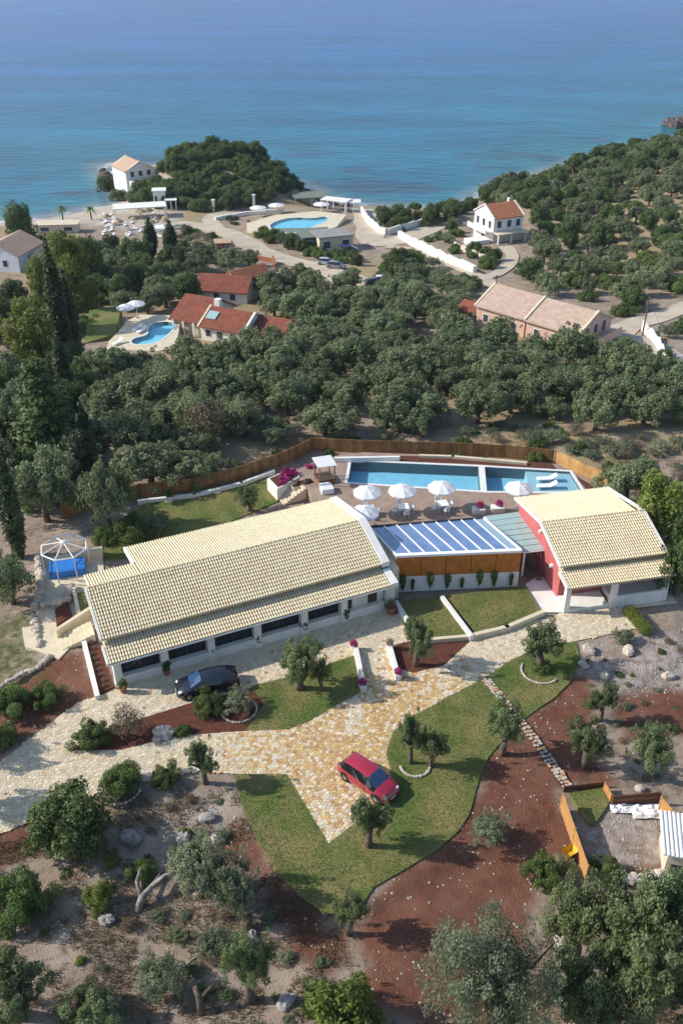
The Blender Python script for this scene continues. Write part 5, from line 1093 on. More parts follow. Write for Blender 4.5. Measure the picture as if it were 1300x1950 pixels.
def pebbles(name, pts, r0, r1, m):
    ico = [(0, 0, 1), (.9, 0, .1), (.2, .85, .15), (-.75, .5, .05), (-.7, -.55, .1), (.3, -.85, .05), (0, 0, -.6)]
    fi = np.array([(0, 1, 2), (0, 2, 3), (0, 3, 4), (0, 4, 5), (0, 5, 1), (6, 2, 1), (6, 3, 2), (6, 4, 3), (6, 5, 4), (6, 1, 5)]); n = len(pts); b = np.array(ico)
    s = r0 + (r1 - r0) * nrg.random(n) ** 3; a = nrg.uniform(0, 6.28, n); ca, sa = np.cos(a), np.sin(a); B = b[None] * nrg.uniform(.6, 1.25, (n, 7, 3)) * s[:, None, None]; B[..., 2] *= .6
    V = np.stack([B[..., 0] * ca[:, None] - B[..., 1] * sa[:, None], B[..., 0] * sa[:, None] + B[..., 1] * ca[:, None], B[..., 2]], -1) + np.array(pts)[:, None, :]
    return tag(put(name, np_mesh(name, V.reshape(-1, 3), (fi[None] + (np.arange(n) * 7)[:, None, None]).reshape(-1, 3), m)), kind='stuff')
pts = []
for poly, d in [(p, 5) for p in RED] + [(p, 26) for p in ROCKY] + [(ROUGH, 5)]:
    x, y = scatter(poly, d); k = ~(inside(x, y, LAWN2) | inside(x, y, PAVE)) & (fbm(x, y, 2.0, 51, 3) > .40); pts += [(a, c, hgt(a, c) + .01) for a, c in zip(x[k], y[k])]
pebbles('loose_stones', pts, .015, .11, M['stone_white'])
# ------------------------------------------------------------------ cars
def paint(n, c): return mat(n, c, rough=.28, spec=.6, coat=.8)
M['rubber'] = mat('tyre_rubber', (.02, .02, .02), rough=.8); M['rim'] = mat('silver_rim', (.5, .5, .52), rough=.3, metal=.9)
M['screen'] = glassy('blue_tinted_windscreen', (.03, .07, .16), rough=.04, spec=1.0); M['sideglass'] = glassy('dark_side_glass', (.012, .014, .018), rough=.05, spec=.8)
M['lamp_glass'] = mat('headlight_glass', (.75, .75, .78), rough=.15, spec=.8); M['tail'] = mat('red_tail_light', (.35, .01, .01), rough=.2); M['plate'] = mat('number_plate', (.75, .75, .72), rough=.5); M['black_trim'] = mat('black_trim', (.015, .015, .016), rough=.5)
def make_car(name, loc, rz, pm, label, L_=4.0, W=1.72, long_back=False, group=None):
    root = empty(name, loc, rz, label, 'car', group); k = L_ / 4.0; hw = W / 2
    st = [(-2.0, .50, .56, .80, .70), (-1.97, .80, .86, .86, .75), (-1.86, .90, .99, .93, .78), (-1.52 if not long_back else -1.30, .92, 1.36, .98, .62), (-.85, .92, 1.45, 1.0, .62), (-.05, .90, 1.465, 1.0, .62), (.42, .88, 1.40, 1.0, .60), (1.12, .84, .94, .98, .70), (1.60, .76, .84, .93, .66), (1.88, .62, .70, .84, .6), (2.0, .46, .52, .70, .5)]
    if long_back: st[2] = (-1.93, .90, .97, .92, .76)
    S = []
    for x, zb, zt, w, wt in st:
        a = hw * w; b = hw * wt; half = [(a * .92, .20), (a, .36), (a * 1.0, zb * .72), (a * .97, zb), (b + (a * .97 - b) * .12, zt - (zt - zb) * .12), (b * .75, zt), (0, zt + .015)]
        S.append([(x * k, y, z) for y, z in half] + [(x * k, -y, z) for y, z in half[-2::-1]])
    body, ws, rw, sl, sr_ = MB(), MB(), MB(), MB(), MB(); n = 13
    for i in range(len(S) - 1):
        for j in range(n - 1):
            q = [S[i][j], S[i + 1][j], S[i + 1][j + 1], S[i][j + 1]]; t = body; green = 3 <= i <= 5
            if j in (4, 5, 6, 7) and i == 6: t = ws
            elif j in (4, 5, 6, 7) and i == 2: t = rw
            elif j in (3, 8) and 2 <= i <= 6: t = sl if j == 3 else sr_
            t.add(q, [(0, 1, 2, 3)])
    for i, f in ((0, list(range(n))), (len(S) - 1, list(range(n))[::-1])): body.add(S[i], [tuple(f)])
    body.add([S[i][0] for i in range(len(S))] + [S[i][-1] for i in range(len(S))], [(i, len(S) + i, len(S) + i + 1, i + 1) for i in range(len(S) - 1)])
    me = body.mesh('body', pm, True); bm = bmesh.new(); bm.from_mesh(me); bmesh.ops.remove_doubles(bm, verts=bm.verts, dist=.001); bmesh.ops.recalc_face_normals(bm, faces=bm.faces); bm.to_mesh(me); bm.free()
    bo = put('body', me, root); mdf = bo.modifiers.new('b', 'BEVEL'); mdf.width = .02; mdf.segments = 2; mdf.limit_method = 'ANGLE'; mdf.angle_limit = .6
    ws.build('windscreen', M['screen'], root, True); rw.build('rear_window', M['sideglass'], root, True); sl.build('side_window', M['sideglass'], root); sr_.build('side_window', M['sideglass'], root)
    tm = MB().lathe((0, 0, 0), [(.19, -.10), (.29, -.105), (.32, -.07), (.32, .07), (.29, .105), (.19, .10)], 18).mesh('tyre', M['rubber'], True)
    rmb = MB().lathe((0, 0, 0), [(0, .085), (.05, .09), (.20, .075), (.21, .05), (.21, -.08), (0, -.08)], 14)
    for q in range(5): a = q * 1.2566; rmb.box((math.cos(a) * .12, math.sin(a) * .12, .09), (.16, .05, .02), a)
    rm = rmb.mesh('rim', M['rim'])
    for x in (-1.25 * k, 1.28 * k):
        for s in (-1, 1):
            w = empty_child('wheel', (x, s * (hw - .07), .32), root); t = put('tyre', tm, w); r_ = put('rim', rm, w); w.rotation_euler = (-s * math.pi / 2, 0, 0)
            MB().tube([(x, s * (hw - .045), .36), (x, s * (hw - .005), .36)], [.40, .385], 18).build('wheel_arch', M['black_trim'], root)
    for s in (-1, 1):
        MB().ball((1.80 * k, s * hw * .66, .66), (.13, .17, .085), 10, 6).build('headlight', M['lamp_glass'], root, True)
        MB().ball((-1.93 * k, s * hw * .74, .84), (.07, .13, .15), 8, 6).build('tail_light', M['tail'], root, True)
        MB().ball((.82 * k, s * (hw + .09), .96), (.09, .11, .075), 8, 6).build('mirror', pm, root, True)
        MB().box((-.22 * k, s * (hw * 1.003), .74), (.16, .03, .035)).build('door_handle', pm, root)
    MB().box((2.0 * k, 0, .40), (.03, .50, .11)).build('number_plate', M['plate'], root); MB().box((-2.0 * k, 0, .60), (.03, .50, .11)).build('number_plate', M['plate'], root)
    MB().box((1.985 * k, 0, .30), (.05, 1.0, .12)).build('grille', M['black_trim'], root)
    return root
def empty_child(name, loc, parent):
    o = bpy.data.objects.new(name, None); o.location = loc; return link(o, parent)
make_car('parked_car', (1.72, 40.35, .03), R(-43), paint('red_car_paint', (.36, .016, .042)), 'red hatchback parked on the golden paving at the lawn edge', 4.1, 1.74)
make_car('parked_car', (-9.6, 49.15, .03), R(198), paint('dark_blue_car_paint', (.008, .010, .022)), 'dark blue estate car parked in front of the villa windows', 4.5, 1.76, True)
fc = 'cars parked far off near the beach'
for px_, py_, rz, nm, c, lb in ((664, 480, R(8), 'blue_paint', (.03, .06, .25), 'blue car parked beside the cream resort building'), (730, 540, R(-5), 'white_paint', (.7, .7, .7), 'white car under shrubs at the end of the dirt parking'), (712, 545, R(20), 'black_paint', (.02, .02, .02), 'black car next to the white car on the dirt parking'), (622, 505, R(-15), 'silver_paint', (.4, .42, .45), 'silver car on the beach road, left one'), (640, 512, R(-20), 'grey_paint', (.2, .2, .22), 'grey car on the beach road, right one')):
    g = ground(px_, py_); make_car('parked_car', g + Vector((0, 0, .15)), rz, paint(nm, c), lb, group=fc)

# ------------------------------------------------------------------ parasols, tables, chairs
def parasol_meshes(r=1.3, n=8):
    mb = MB(); b = 0
    for i in range(n):
        a0, a1 = 2 * math.pi * i / n, 2 * math.pi * (i + 1) / n; am = (a0 + a1) / 2
        pt = [(0, 0, 2.75), (r * .55 * math.cos(a0), r * .55 * math.sin(a0), 2.54), (r * .53 * math.cos(am), r * .53 * math.sin(am), 2.50), (r * .55 * math.cos(a1), r * .55 * math.sin(a1), 2.54), (r * math.cos(a0), r * math.sin(a0), 2.26), (r * .95 * math.cos(am), r * .95 * math.sin(am), 2.22), (r * math.cos(a1), r * math.sin(a1), 2.26),
              (r * math.cos(a0), r * math.sin(a0), 2.12), (r * .95 * math.cos(am), r * .95 * math.sin(am), 2.08), (r * math.cos(a1), r * math.sin(a1), 2.12)]
        mb.add(pt, [(0, 1, 2), (0, 2, 3), (1, 4, 5, 2), (2, 5, 6, 3), (4, 7, 8, 5), (5, 8, 9, 6)])
    rb = MB()
    for i in range(n): a = 2 * math.pi * i / n; rb.tube([(0, 0, 2.68), (r * math.cos(a) * .98, r * math.sin(a) * .98, 2.22)], .012, 4)
    return mb.mesh('canopy', M['umbrella']), MB().tube([(0, 0, 0), (0, 0, 2.85)], .03, 8).mesh('pole', M['white_frame']), MB().lathe((0, 0, 0), [(0, .0), (.28, 0), (.28, .06), (.06, .1), (.06, .3), (0, .3)], 12).mesh('base', M['steel']), rb.mesh('ribs', M['white_frame'])
PAR = parasol_meshes()
def parasol(loc, label, group, rz=0.0, sc=1.0, parts=True):
    o = empty('parasol', loc, rz, label, 'parasol', group); o.scale = (sc, sc, 1)
    for nm, me in zip(('canopy', 'pole', 'base', 'ribs'), PAR):
        if parts or nm != 'ribs': put(nm, me, o)
    return o
PG = 'white parasols on the villa terrace'
UP = [spot(x, y, T + 2.42) for x, y in ((699, 934), (766, 931), (841, 925), (988, 926), (694, 972))]
for (x, y), l in zip(UP, ('first white parasol of the poolside row, nearest the daybed', 'second white parasol of the poolside row', 'third white parasol of the poolside row, before the pool divider', 'white parasol by the shorter pool at the red gabled house', 'white parasol nearest the villa gable, in front of the row')): parasol((x, y, T), l, PG, rng.uniform(0, .7))
def chair_meshes():
    m = M['white_plastic']; return (('seat', MB().box((0, 0, .44), (.46, .46, .04)).mesh('seat', m), (0, 0, 0)), ('backrest', MB().box((-.22, 0, .72), (.04, .46, .42)).mesh('backrest', m), (0, 0, 0)), ('cushion', MB().box((0, 0, .475), (.40, .40, .03)).mesh('cushion', M['umbrella']), (0, 0, 0))), MB().tube([(0, 0, 0), (0, 0, .44)], .022, 5).mesh('leg', m)
CHM, CHL = chair_meshes()
def chair(loc, rz, label, group):
    o = empty('garden_chair', loc, rz, label, 'chair', group)
    for nm, me, l in CHM: put(nm, me, o, l)
    for sx_ in (-.2, .2):
        for sy_ in (-.2, .2): put('leg', CHL, o, (sx_, sy_, 0))
def table(loc, rz, label, group):
    o = empty('garden_table', loc, rz, label, 'table', group); MB().box((0, 0, .73), (1.0, 1.0, .04)).build('tabletop', M['white_plastic'], o)
    for sx_ in (-.42, .42):
        for sy_ in (-.42, .42): MB().tube([(sx_, sy_, 0), (sx_, sy_, .72)], .03, 6).build('leg', M['white_plastic'], o)
for i, nm in ((0, 'first'), (1, 'second'), (2, 'third'), (4, 'villa gable')):
    x, y = UP[i]; y -= .25; x += .12; table((x, y, T), .1 * i, f'white square table under the {nm} parasol', 'tables on the terrace')
    for q in range(4):
        a = .1 * i + q * math.pi / 2 + .2; chair((x + .82 * math.cos(a), y + .82 * math.sin(a), T), a + math.pi, f'white chair at the {("right", "far", "left", "near")[q]} side of the table under the {nm} parasol', f'chairs under the {nm} parasol')
def lounger(loc, rz, label, group, parts=True):
    o = empty('sun_lounger', loc, rz, label, 'sun lounger', group)
    MB().box((-.3, 0, .30), (1.3, .62, .08)).box((-.3, 0, .22), (1.25, .5, .05)).build('bed', M['white_plastic'], o)
    MB().slab([(.35, -.31, .34), (.35, .31, .34), (.95, .31, .72), (.95, -.31, .72)][::-1], .07).build('backrest', M['white_plastic'], o)
    for sx_ in (-.8, .25):
        for sy_ in (-.26, .26): MB().box((sx_, sy_, .12), (.06, .05, .24)).build('leg', M['white_plastic'], o)
for y_, l in ((912, 'white lounger in the shallow grey ledge, farther one'), (926, 'white lounger in the shallow grey ledge, nearer one')):
    x, y = spot(1040, y_, T); lounger((x, y, T - .22), .08, l, 'loungers in the shallow pool')
# daybed with canopy and square cushion seat
x, y = spot(618, 915, T); d = empty('canopy_daybed', (x, y, T), R(20), 'wooden daybed under a square white canopy at the left end of the terrace', 'daybed')
for a in (-.75, .75):
    for c in (-.75, .75): MB().box((a, c, 1.0), (.1, .1, 2.0)).build('post', M['terracotta'], d)
MB().slab([(-.95, -.95, 2.12), (.95, -.95, 2.02), (.95, .95, 2.14), (-.95, .95, 2.22)], .06).build('canopy', M['umbrella'], d)
MB().box((0, 0, .3), (1.7, 1.7, .12)).build('bed_frame', M['terracotta'], d); MB().box((0, 0, .42), (1.6, 1.6, .14)).build('mattress', M['brownleaf'], d)
x, y = spot(622, 936, T); d = empty('square_seat', (x, y, T), R(14), 'white square cushioned seat between the daybed and the villa roof', 'outdoor seat')
MB().box((0, 0, .22), (1.15, 1.15, .36)).build('seat_base', M['white_plastic'], d); MB().box((0, 0, .47), (1.12, 1.12, .14)).build('cushion', M['umbrella'], d)
for a, c in ((-.4, .42), (.1, .42)): MB().box((a, c, .62), (.42, .16, .2)).build('pillow', M['umbrella'], d)

# ------------------------------------------------------------------ pots, flower balls, climbers
def ballmesh(n, seed, m, size=.09): return crown('flower_ball', dome(seed, 14, .7, .7, 0, .3, .42, low=-.9), n, size, seed, m)
FB = ballmesh(1500, 300, 'magenta'); FD = ballmesh(1100, 302, 'dry'); TOP = crown('foliage', dome(303, 10, .6, .8, .9, .3, .45, low=-.8), 900, .14, 304, 'dark')
POT = MB().lathe((0, 0, 0), [(0, 0), (.20, 0), (.28, .42), (.30, .46), (.25, .46), (.23, .38), (0, .38)], 14).mesh('pot', M['terracotta'])
POTW = MB().lathe((0, 0, 0), [(0, 0), (.22, 0), (.30, .40), (.32, .44), (.26, .44), (.24, .36), (0, .36)], 14).mesh('pot', M['white'])
for x_, y_, me, l in ((674, 1238, FB, 'purple flower ball at the far end of the left low wall'), (691, 1312, FB, 'purple flower ball at the near end of the left low wall'), (741, 1236, FD, 'dry brown flower ball at the far end of the right low wall'), (758, 1292, FB, 'purple flower ball at the near end of the right low wall')):
    x, y = spot(x_, y_, 0); o = empty('flower_pot', (x, y, .02), 0, l, 'flower pot', 'flower balls on the low walls'); put('pot', POTW, o); put('flower_ball', me, o, (0, 0, .68), 0, .40)
for x_, y_, l in ((912, 975, 'purple flower ball on the white block by the glass canopy, left one'), (948, 972, 'purple flower ball on the white block by the glass canopy, right one')):
    x, y = spot(x_, y_, T); o = empty('flower_pot', (x, y, T), .1, l, 'flower pot', 'flower balls on the terrace'); MB().box((-.1, -.1, .25), (1.1, .8, .5)).build('pot', M['white'], o); put('flower_ball', FB, o, (.1, 0, .78), 0, .46)
for i, (x_, y_) in enumerate(((236, 1318), (318, 1284), (404, 1252), (492, 1228), (580, 1203), (658, 1181))):
    nm = ('first', 'second', 'third', 'fourth', 'fifth', 'sixth')[i]
    x, y = spot(x_, y_, 0); o = empty('potted_plant', (x, y, .02), i, f'terracotta pot with dark plant at the {nm} villa column from the left', 'potted plant', 'pots along the villa front'); put('pot', POT, o); put('foliage', TOP, o, (0, 0, .42), 0, .42)
x, y = spot(744, 1168, 0); o = empty('potted_plant', (x, y, .02), 0, 'large terracotta pot with reddish plant at the right end of the villa front', 'potted plant', 'pots along the villa front'); put('pot', POT, o, (0, 0, 0), 0, 1.5); put('foliage', FD, o, (0, 0, 1.0), 0, .5)
x, y = spot(1024, 1103, .1); o = empty('potted_plant', (x, y, .1), 0, 'terracotta pot with red plant at the shaded entrance beside the red wall', 'potted plant', 'pots along the villa front'); put('pot', POT, o); put('foliage', FD, o, (0, 0, .6), 0, .35)
CLM = [crown('foliage', [(0, 0, z, r, r * 1.3) for z, r in zr], 420, .16, 310 + i, 'dark') for i, zr in enumerate((((.2, .12), (.5, .2), (.9, .3), (1.2, .34)), ((.2, .14), (.6, .2), (.95, .22)), ((.3, .1), (.8, .34), (1.25, .5))))]
for i, t in enumerate((.06, .14, .28, .42, .54, .68, .80, .94)):
    p = Vector(FL_).lerp(Vector(FR_), t); o = empty('climbing_plant', (p.x + so.x, p.y + so.y - .34, .30), 0, f'young climbing plant on the white sun room wall, {("leftmost", "second from left", "third from left", "fourth from left", "fourth from right", "third from right", "second from right", "rightmost")[i]}', 'climbing plant', 'climbers on the sun room wall'); put('foliage', CLM[i % 3], o, (0, 0, 0), i, (.8, .5, rng.uniform(.75, 1.0)))
    MB().tube([(0, 0, -.05), (0, .05, 1.1)], .015, 4).build('stem', M['bark'], o)
# purple flowers of the beds
def patch(name, poly, z, n, size, m, h): 
    V, F_, T, o = [], [], [], 0
    x, y = scatter(poly, 6); cl = [(a, b, z + .1, rng.uniform(.16, .3), rng.uniform(.1, h)) for a, b in zip(x, y)]
    V, F_, T = leaves(cl, n, size, 400 + n, up=.4); return np_mesh(name, V, F_, M[m], T)
tag(put('purple_flowers', patch('purple_flowers', spots([(530, 898), (556, 891), (567, 903), (535, 922)], 1.45), 1.38, 1600, .11, 'magenta', .3)), 'mass of purple flowers filling the white bed left of the daybed', 'flowers')
tag(put('purple_flowers', patch('purple_flowers', spots([(575, 893), (636, 871), (640, 878), (590, 900)], T), T, 900, .11, 'magenta', .2)), 'thin strip of purple flowers along the white terrace edge by the reed fence', 'flowers')
tag(put('red_plants', patch('red_plants', [(pl2.location.x + a * math.cos(R(25)) - b * math.sin(R(25)), pl2.location.y + a * math.sin(R(25)) + b * math.cos(R(25))) for a, b in ((-1, -.35), (1, -.35), (1, .35), (-1, .35))], 1.22, 700, .09, 'dry', .2)), 'dark reddish plants in the small cream planter by the steps', 'plants')
for i in range(9):
    t = (i + .5) / 9; x, y = spot(172 + 30 * t, 1220 + 92 * t, .06); o = tag(put('bedding_plant', FD, None, (x + rng.uniform(-.1, .1), y, .14), i, .24), f'red leaved plant in the narrow strip beside the villa, {("farthest", "second farthest", "third farthest", "fourth farthest", "middle one", "fourth nearest", "third nearest", "second nearest", "nearest")[i]}', 'plant', 'plants in the narrow strip')

# ------------------------------------------------------------------ spa with white pergola frame
x, y = spot(130, 1082, .3); sp = empty('spa_pergola', (x, y, .05), R(15), 'white eight sided pergola frame over a blue spa tub', 'pergola')
hx = [(1.95 * math.cos(R(22.5 + 45 * k)), 1.95 * math.sin(R(22.5 + 45 * k))) for k in range(8)]
for k in range(8):
    a, c = hx[k], hx[(k + 1) % 8]
    if k % 2 == 0 or k == 5: MB().box((a[0], a[1], 1.2), (.09, .09, 2.4)).build('post', M['white_frame'], sp)
    MB().tube([(a[0], a[1], 2.42), (c[0], c[1], 2.42)], .06, 6).build('ring_beam', M['white_frame'], sp); MB().tube([(a[0], a[1], 2.42), (0, 0, 2.95)], .05, 6).build('rafter', M['white_frame'], sp)
MB().lathe((0, 0, 2.85), [(0, 0), (.18, 0), (.18, .16), (0, .2)], 10).build('hub', M['white_frame'], sp)
M['spa_blue'] = mat('blue_spa_shell', (.04, .22, .62), (.03, .17, .5), 3, rough=.3)
tb = empty('spa_tub', (x, y - .1, .05), R(15), 'bright blue rectangular spa tub under the pergola frame', 'spa tub')
MB().box((0, 0, .32), (2.9, 1.7, .64)).build('shell', M['spa_blue'], tb); MB().box((0, 0, .655), (2.5, 1.35, .02)).build('water', M['spa_blue'], tb)
for s in (-1, 1): MB().box((s * 1.36, 0, .68), (.16, 1.7, .08)).build('rim_board', M['spa_blue'], tb)
def dry_wall(pts_px, h, n, label, r=.24, z=0.0):
    pts = spots(pts_px, z); w = empty('stone_wall', (*pts[0], z), 0, label, 'stone wall'); me = []
    for k in range(5):
        mb = MB(); mb.ball((0, 0, 0), (r * 1.2, r, r * .75), 7, 5, 0, .18); me.append(mb.mesh('stone', M['stone_white']))
    segs = list(zip(pts[:-1], pts[1:])); tot = sum(math.dist(a, b) for a, b in segs); k = 0
    for a, b in segs:
        m_ = max(1, int(n * math.dist(a, b) / tot))
        for i in range(m_):
            for lv in range(max(1, int(h / (r * 1.2)))):
                t = (i + rng.random() * .5) / m_; gx, gy = a[0] + (b[0] - a[0]) * t, a[1] + (b[1] - a[1]) * t
                put('stone', me[k % 5], w, (gx - pts[0][0] + rng.uniform(-.1, .1), gy - pts[0][1] + rng.uniform(-.1, .1), max(hgt(gx, gy), z) - z + r * .4 + lv * r * 1.1), rng.uniform(0, 6), rng.uniform(.75, 1.25)); k += 1
    return w
dry_wall([(75, 1068), (82, 1130), (70, 1160)], .9, 16, 'rough grey stone wall at the left side of the spa', .3)
dry_wall([(70, 1160), (130, 1150), (140, 1120)], .8, 14, 'rough grey stone wall below the spa tub', .3)
dry_wall([(65, 1175), (78, 1235)], .6, 10, 'rough stone wall beside the side steps', .28)
dry_wall([(-20, 1325), (30, 1292), (75, 1272), (100, 1250)], .3, 22, 'low curved wall of white stones above the left red bed', .24)
dry_wall([(1185, 1675), (1230, 1672), (1275, 1660)], .3, 16, 'row of white stones below the bare ground at lower right', .24)
MB_ = MB().box((0, 0, .45), (2.2, .5, .9)); x, y = spot(172, 1065, 0); tag(MB_.build('low_wall', M['cream'], None, loc=(x, y, 0), rz=R(10)), 'cream block wall right of the pergola frame', 'wall')
def stone_ring(x, y, rx, n, label, r=.095, z=None, a0=0, a1=6.283):
    o = empty('stone_ring', (x, y, hgt(x, y) if z is None else z), 0, label, 'stone ring'); me = []
    for k in range(3): me.append(MB().ball((0, 0, 0), (r * 1.3, r, r * .8), 7, 5, 0, .18).mesh('stone', M['stone_white']))
    for k in range(n): a = a0 + (a1 - a0) * k / n; put('stone', me[k % 3], o, (rx * math.cos(a), rx * math.sin(a), r * .4), a + 1.57 + rng.uniform(-.3, .3), rng.uniform(.8, 1.25))
for x_, y_, rx, n, l in ((1028, 1278, 1.5, 24, 'pale stone ring round the twisted olive below the porch'), (790, 1458, 1.05, 20, 'pale stone ring round the thin leaning olive by the red car'), (455, 1352, 1.35, 26, 'wide pale stone ring round the grey green bush near the black car'), (228, 1500, 1.5, 22, 'rough stone ring round the green bush below the drive'),
                     (322, 952, .5, 12, 'small stone ring at the left of three on the back lawn'), (373, 943, .5, 12, 'small stone ring in the middle of three on the back lawn'), (412, 936, .5, 12, 'small stone ring at the right of three on the back lawn')):
    x, y = spot(x_, y_, .04); stone_ring(x, y, rx * .92, int(n * 1.35), l, z=.05, a0=2.6 if 'twisted' in l else (3.3 if 'thin' in l else 0), a1=5.6 if 'twisted' in l else (6.4 if 'thin' in l else 6.283))
for x_, l in ((322, 'left'), (373, 'middle')):
    x, y = spot(x_, 952 if x_ < 340 else 943, .04); o = empty('sapling', (x, y, .04), 0, f'little sapling inside the {l} stone ring on the back lawn', 'sapling'); put('crown', TOP, o, (0, 0, .25), 0, .5); MB().tube([(0, 0, 0), (0, 0, .6)], .03, 5).build('trunk', M['bark'], o)
# stone path across the lawn
pth = tag(flat_poly('path', spots([(914, 1294), (930, 1288), (965, 1330), (1010, 1385), (1055, 1445), (1092, 1498), (1070, 1504), (1030, 1440), (985, 1380), (945, 1328)], .05), .052, M['soil']), kind='structure')
A_ = [Vector((*spot(x, y, .05), .06)) for x, y in ((922, 1292), (955, 1330), (997, 1383), (1042, 1443), (1081, 1500))]
for i in range(4):
    for k in range(9):
        for s in (-1, 0, 1):
            p = A_[i].lerp(A_[i + 1], (k + rng.uniform(-.2, .2) + .5) / 9); d = (A_[i + 1] - A_[i]).normalized(); p = p + Vector((-d.y, d.x, 0)) * (s * .22 + rng.uniform(-.05, .05))
            n = rng.randint(5, 7); r_ = rng.uniform(.10, .16); pg = [(r_ * rng.uniform(.8, 1.25) * math.cos(2 * math.pi * q / n), r_ * rng.uniform(.8, 1.25) * math.sin(2 * math.pi * q / n)) for q in range(n)]
            MB().prism(pg, 0, rng.uniform(.02, .05)).build('path_stone', M['stone_white'] if rng.random() < .75 else M['brown_st'], pth, loc=tuple(p), rz=rng.uniform(0, 6))
# boulders
for i, (x_, y_, r_, l) in enumerate(((313, 1400, .75, 'big white rock in the red bed between the drives'), (300, 1412, .4, 'small white rock beside the big rock in the red bed'), (395, 1560, .55, 'grey rock at the top of the stony patch below the drive'), (350, 1600, .6, 'grey rock in the middle of the stony patch below the drive'), (415, 1600, .45, 'white rock on the stony patch next to the red strip'), (250, 1600, .7, 'bluish grey rock in the shade left of the stony patch'),
        (1120, 1240, .6, 'pale rock on the stony bed below the porch, left one'), (1195, 1242, .6, 'pale rock on the stony bed below the porch, right one'), (1110, 1268, .45, 'pale rock below the twisted olive shadow'), (1216, 1504, .4, 'white rock behind the brown board fence'), (1250, 1425, .5, 'grey rock by the slanting olive trunk'), (1095, 1400, .5, 'grey rock at the roots of the dense olive'),
        (205, 1755, .5, 'grey rock in the shade below the yellow green bush'), (480, 1790, .5, 'grey stump shaped rock at the edge of the red strip'), (545, 1910, .55, 'pale grey rock near the bottom of the frame'), (1065, 1800, .5, 'white rock at the edge of the bottom right olives'), (1150, 1290, .45, 'pale rock above the small round olive'), (1270, 1290, .5, 'flat pale rock at the right edge of the stony bed'))):
    g = ground(x_, y_); tag(MB().ball((0, 0, r_ * .25), (r_, r_ * .75, r_ * .6), 9, 6, 0, .2).build('boulder', M['rock' if 'grey' in l else 'stone_white'], None, loc=tuple(g), rz=rng.uniform(0, 6)), l, 'rock')
# dead trunks
def dead(px_, py_, label, pts, r, m='rock'):
    g = ground(px_, py_); mb = MB(); mb.tube([(0, 0, -.1), *pts[0]], [r, r * .8, r * .55, r * .3][:len(pts[0]) + 1], 7)
    o = empty('dead_tree', g, 0, label, 'dead tree'); mb.build('trunk', M[m], o, True)
    for q in pts[1:]: MB().tube(q, [r * .55, r * .4, r * .2][:len(q)], 6).build('branch', M[m], o, True)
dead(262, 1735, 'gnarled grey dead trunk lying on the bare slope', [[(.2, .5, .5), (.7, 1.1, .7), (1.0, 1.9, .6)], [(.2, .5, .5), (-.2, 1.3, .8), (-.1, 2.2, .9)], [(.7, 1.1, .7), (1.4, 1.5, 1.1), (2.2, 1.6, 1.3)]], .26)
dead(270, 1700, 'thin grey dead branch above the gnarled trunk', [[(-.1, .6, .3), (-.2, 1.3, .35)], [(-.1, .6, .3), (.4, 1.0, .3)]], .12)
dead(385, 1930, 'dark charred stump near the bottom of the bare slope', [[(-.1, .3, .9), (-.3, .5, 1.5)], [(-.1, .3, .9), (.3, .4, 1.3), (.7, .8, 1.4)], [(0, 0, .1), (.9, .1, .2)]], .24, 'bark')
dead(330, 1860, 'pale dead log lying along the bare slope', [[(.9, .9, .1), (1.7, 1.6, .1)]], .1)
dead(470, 1770, 'dark hollow stump beside the sprawling olive', [[(.1, .2, .6), (.2, .3, .9)]], .3, 'bark')
# ------------------------------------------------------------------ fenced plot at the lower right
def board_fence(a_px, b_px, h, label, m='pine_board', n=None):
    a, b = ground(*a_px), ground(*b_px); o = empty('board_fence', a, 0, label, 'fence'); d = b - a; L_ = math.hypot(d.x, d.y); n = n or int(L_ / .13); ang = math.atan2(d.y, d.x)
    bm_ = MB().box((0, 0, h / 2), (L_ / n * .93, .025, h + .1)).mesh('board', M[m])
    for i in range(n): t = (i + .5) / n; put('board', bm_, o, (d.x * t, d.y * t, d.z * t + rng.uniform(-.02, .02)), ang)
    for z in (.3, h - .2): MB().tube([(0, 0, z), (d.x, d.y, d.z + z)], .035, 4).build('rail', M[m], o, loc=(-math.sin(ang) * -.04, math.cos(ang) * -.04, 0))
    for t in (0, .5, 1): MB().box((d.x * t, d.y * t, d.z * t + h / 2), (.09, .09, h + .15), ang).build('post', M[m], o)
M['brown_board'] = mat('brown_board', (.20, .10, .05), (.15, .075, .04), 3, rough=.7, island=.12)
board_fence((1066, 1540), (1113, 1678), 1.35, 'long yellow board fence running down beside the red soil')
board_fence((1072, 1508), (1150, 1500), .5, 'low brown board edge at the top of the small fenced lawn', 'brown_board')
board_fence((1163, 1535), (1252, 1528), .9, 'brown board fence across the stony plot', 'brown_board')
board_fence((1252, 1545), (1290, 1590), 1.25, 'short yellow board fence in front of the white striped roof')
board_fence((1148, 1508), (1160, 1530), .8, 'tiny yellow board panel at the corner of the small fenced lawn')
tag(flat_poly('lawn', [tuple(ground(*p).to_2d()) for p in ((1082, 1512), (1145, 1505), (1160, 1530), (1140, 1560), (1128, 1575), (1118, 1572))], .03, M['lawn'], skirt=.5), kind='structure')
x, y = scatter([tuple(ground(*p).to_2d()) for p in ((1082, 1512), (1145, 1505), (1160, 1530), (1140, 1560), (1128, 1575), (1118, 1572))], 240); Vb, Fb, Tb = blades(x, y, np.full(len(x), .03), .02, .06, .035); tag(put('lawn_grass', np_mesh('lawn_grass', Vb, Fb, M['blade'], Tb)), kind='stuff')
g = ground(1300, 1640); sh = empty('shed', g, R(-12), 'shed with white ribbed roof cut by the right edge', 'shed')
MB().box((0, 0, 1.0), (2.6, 2.6, 2.0)).build('wall', M['cream'], sh); MB().box((-.2, -1.33, .6), (1.6, .06, 1.1)).build('blue_panel', M['dark_glass'], sh)
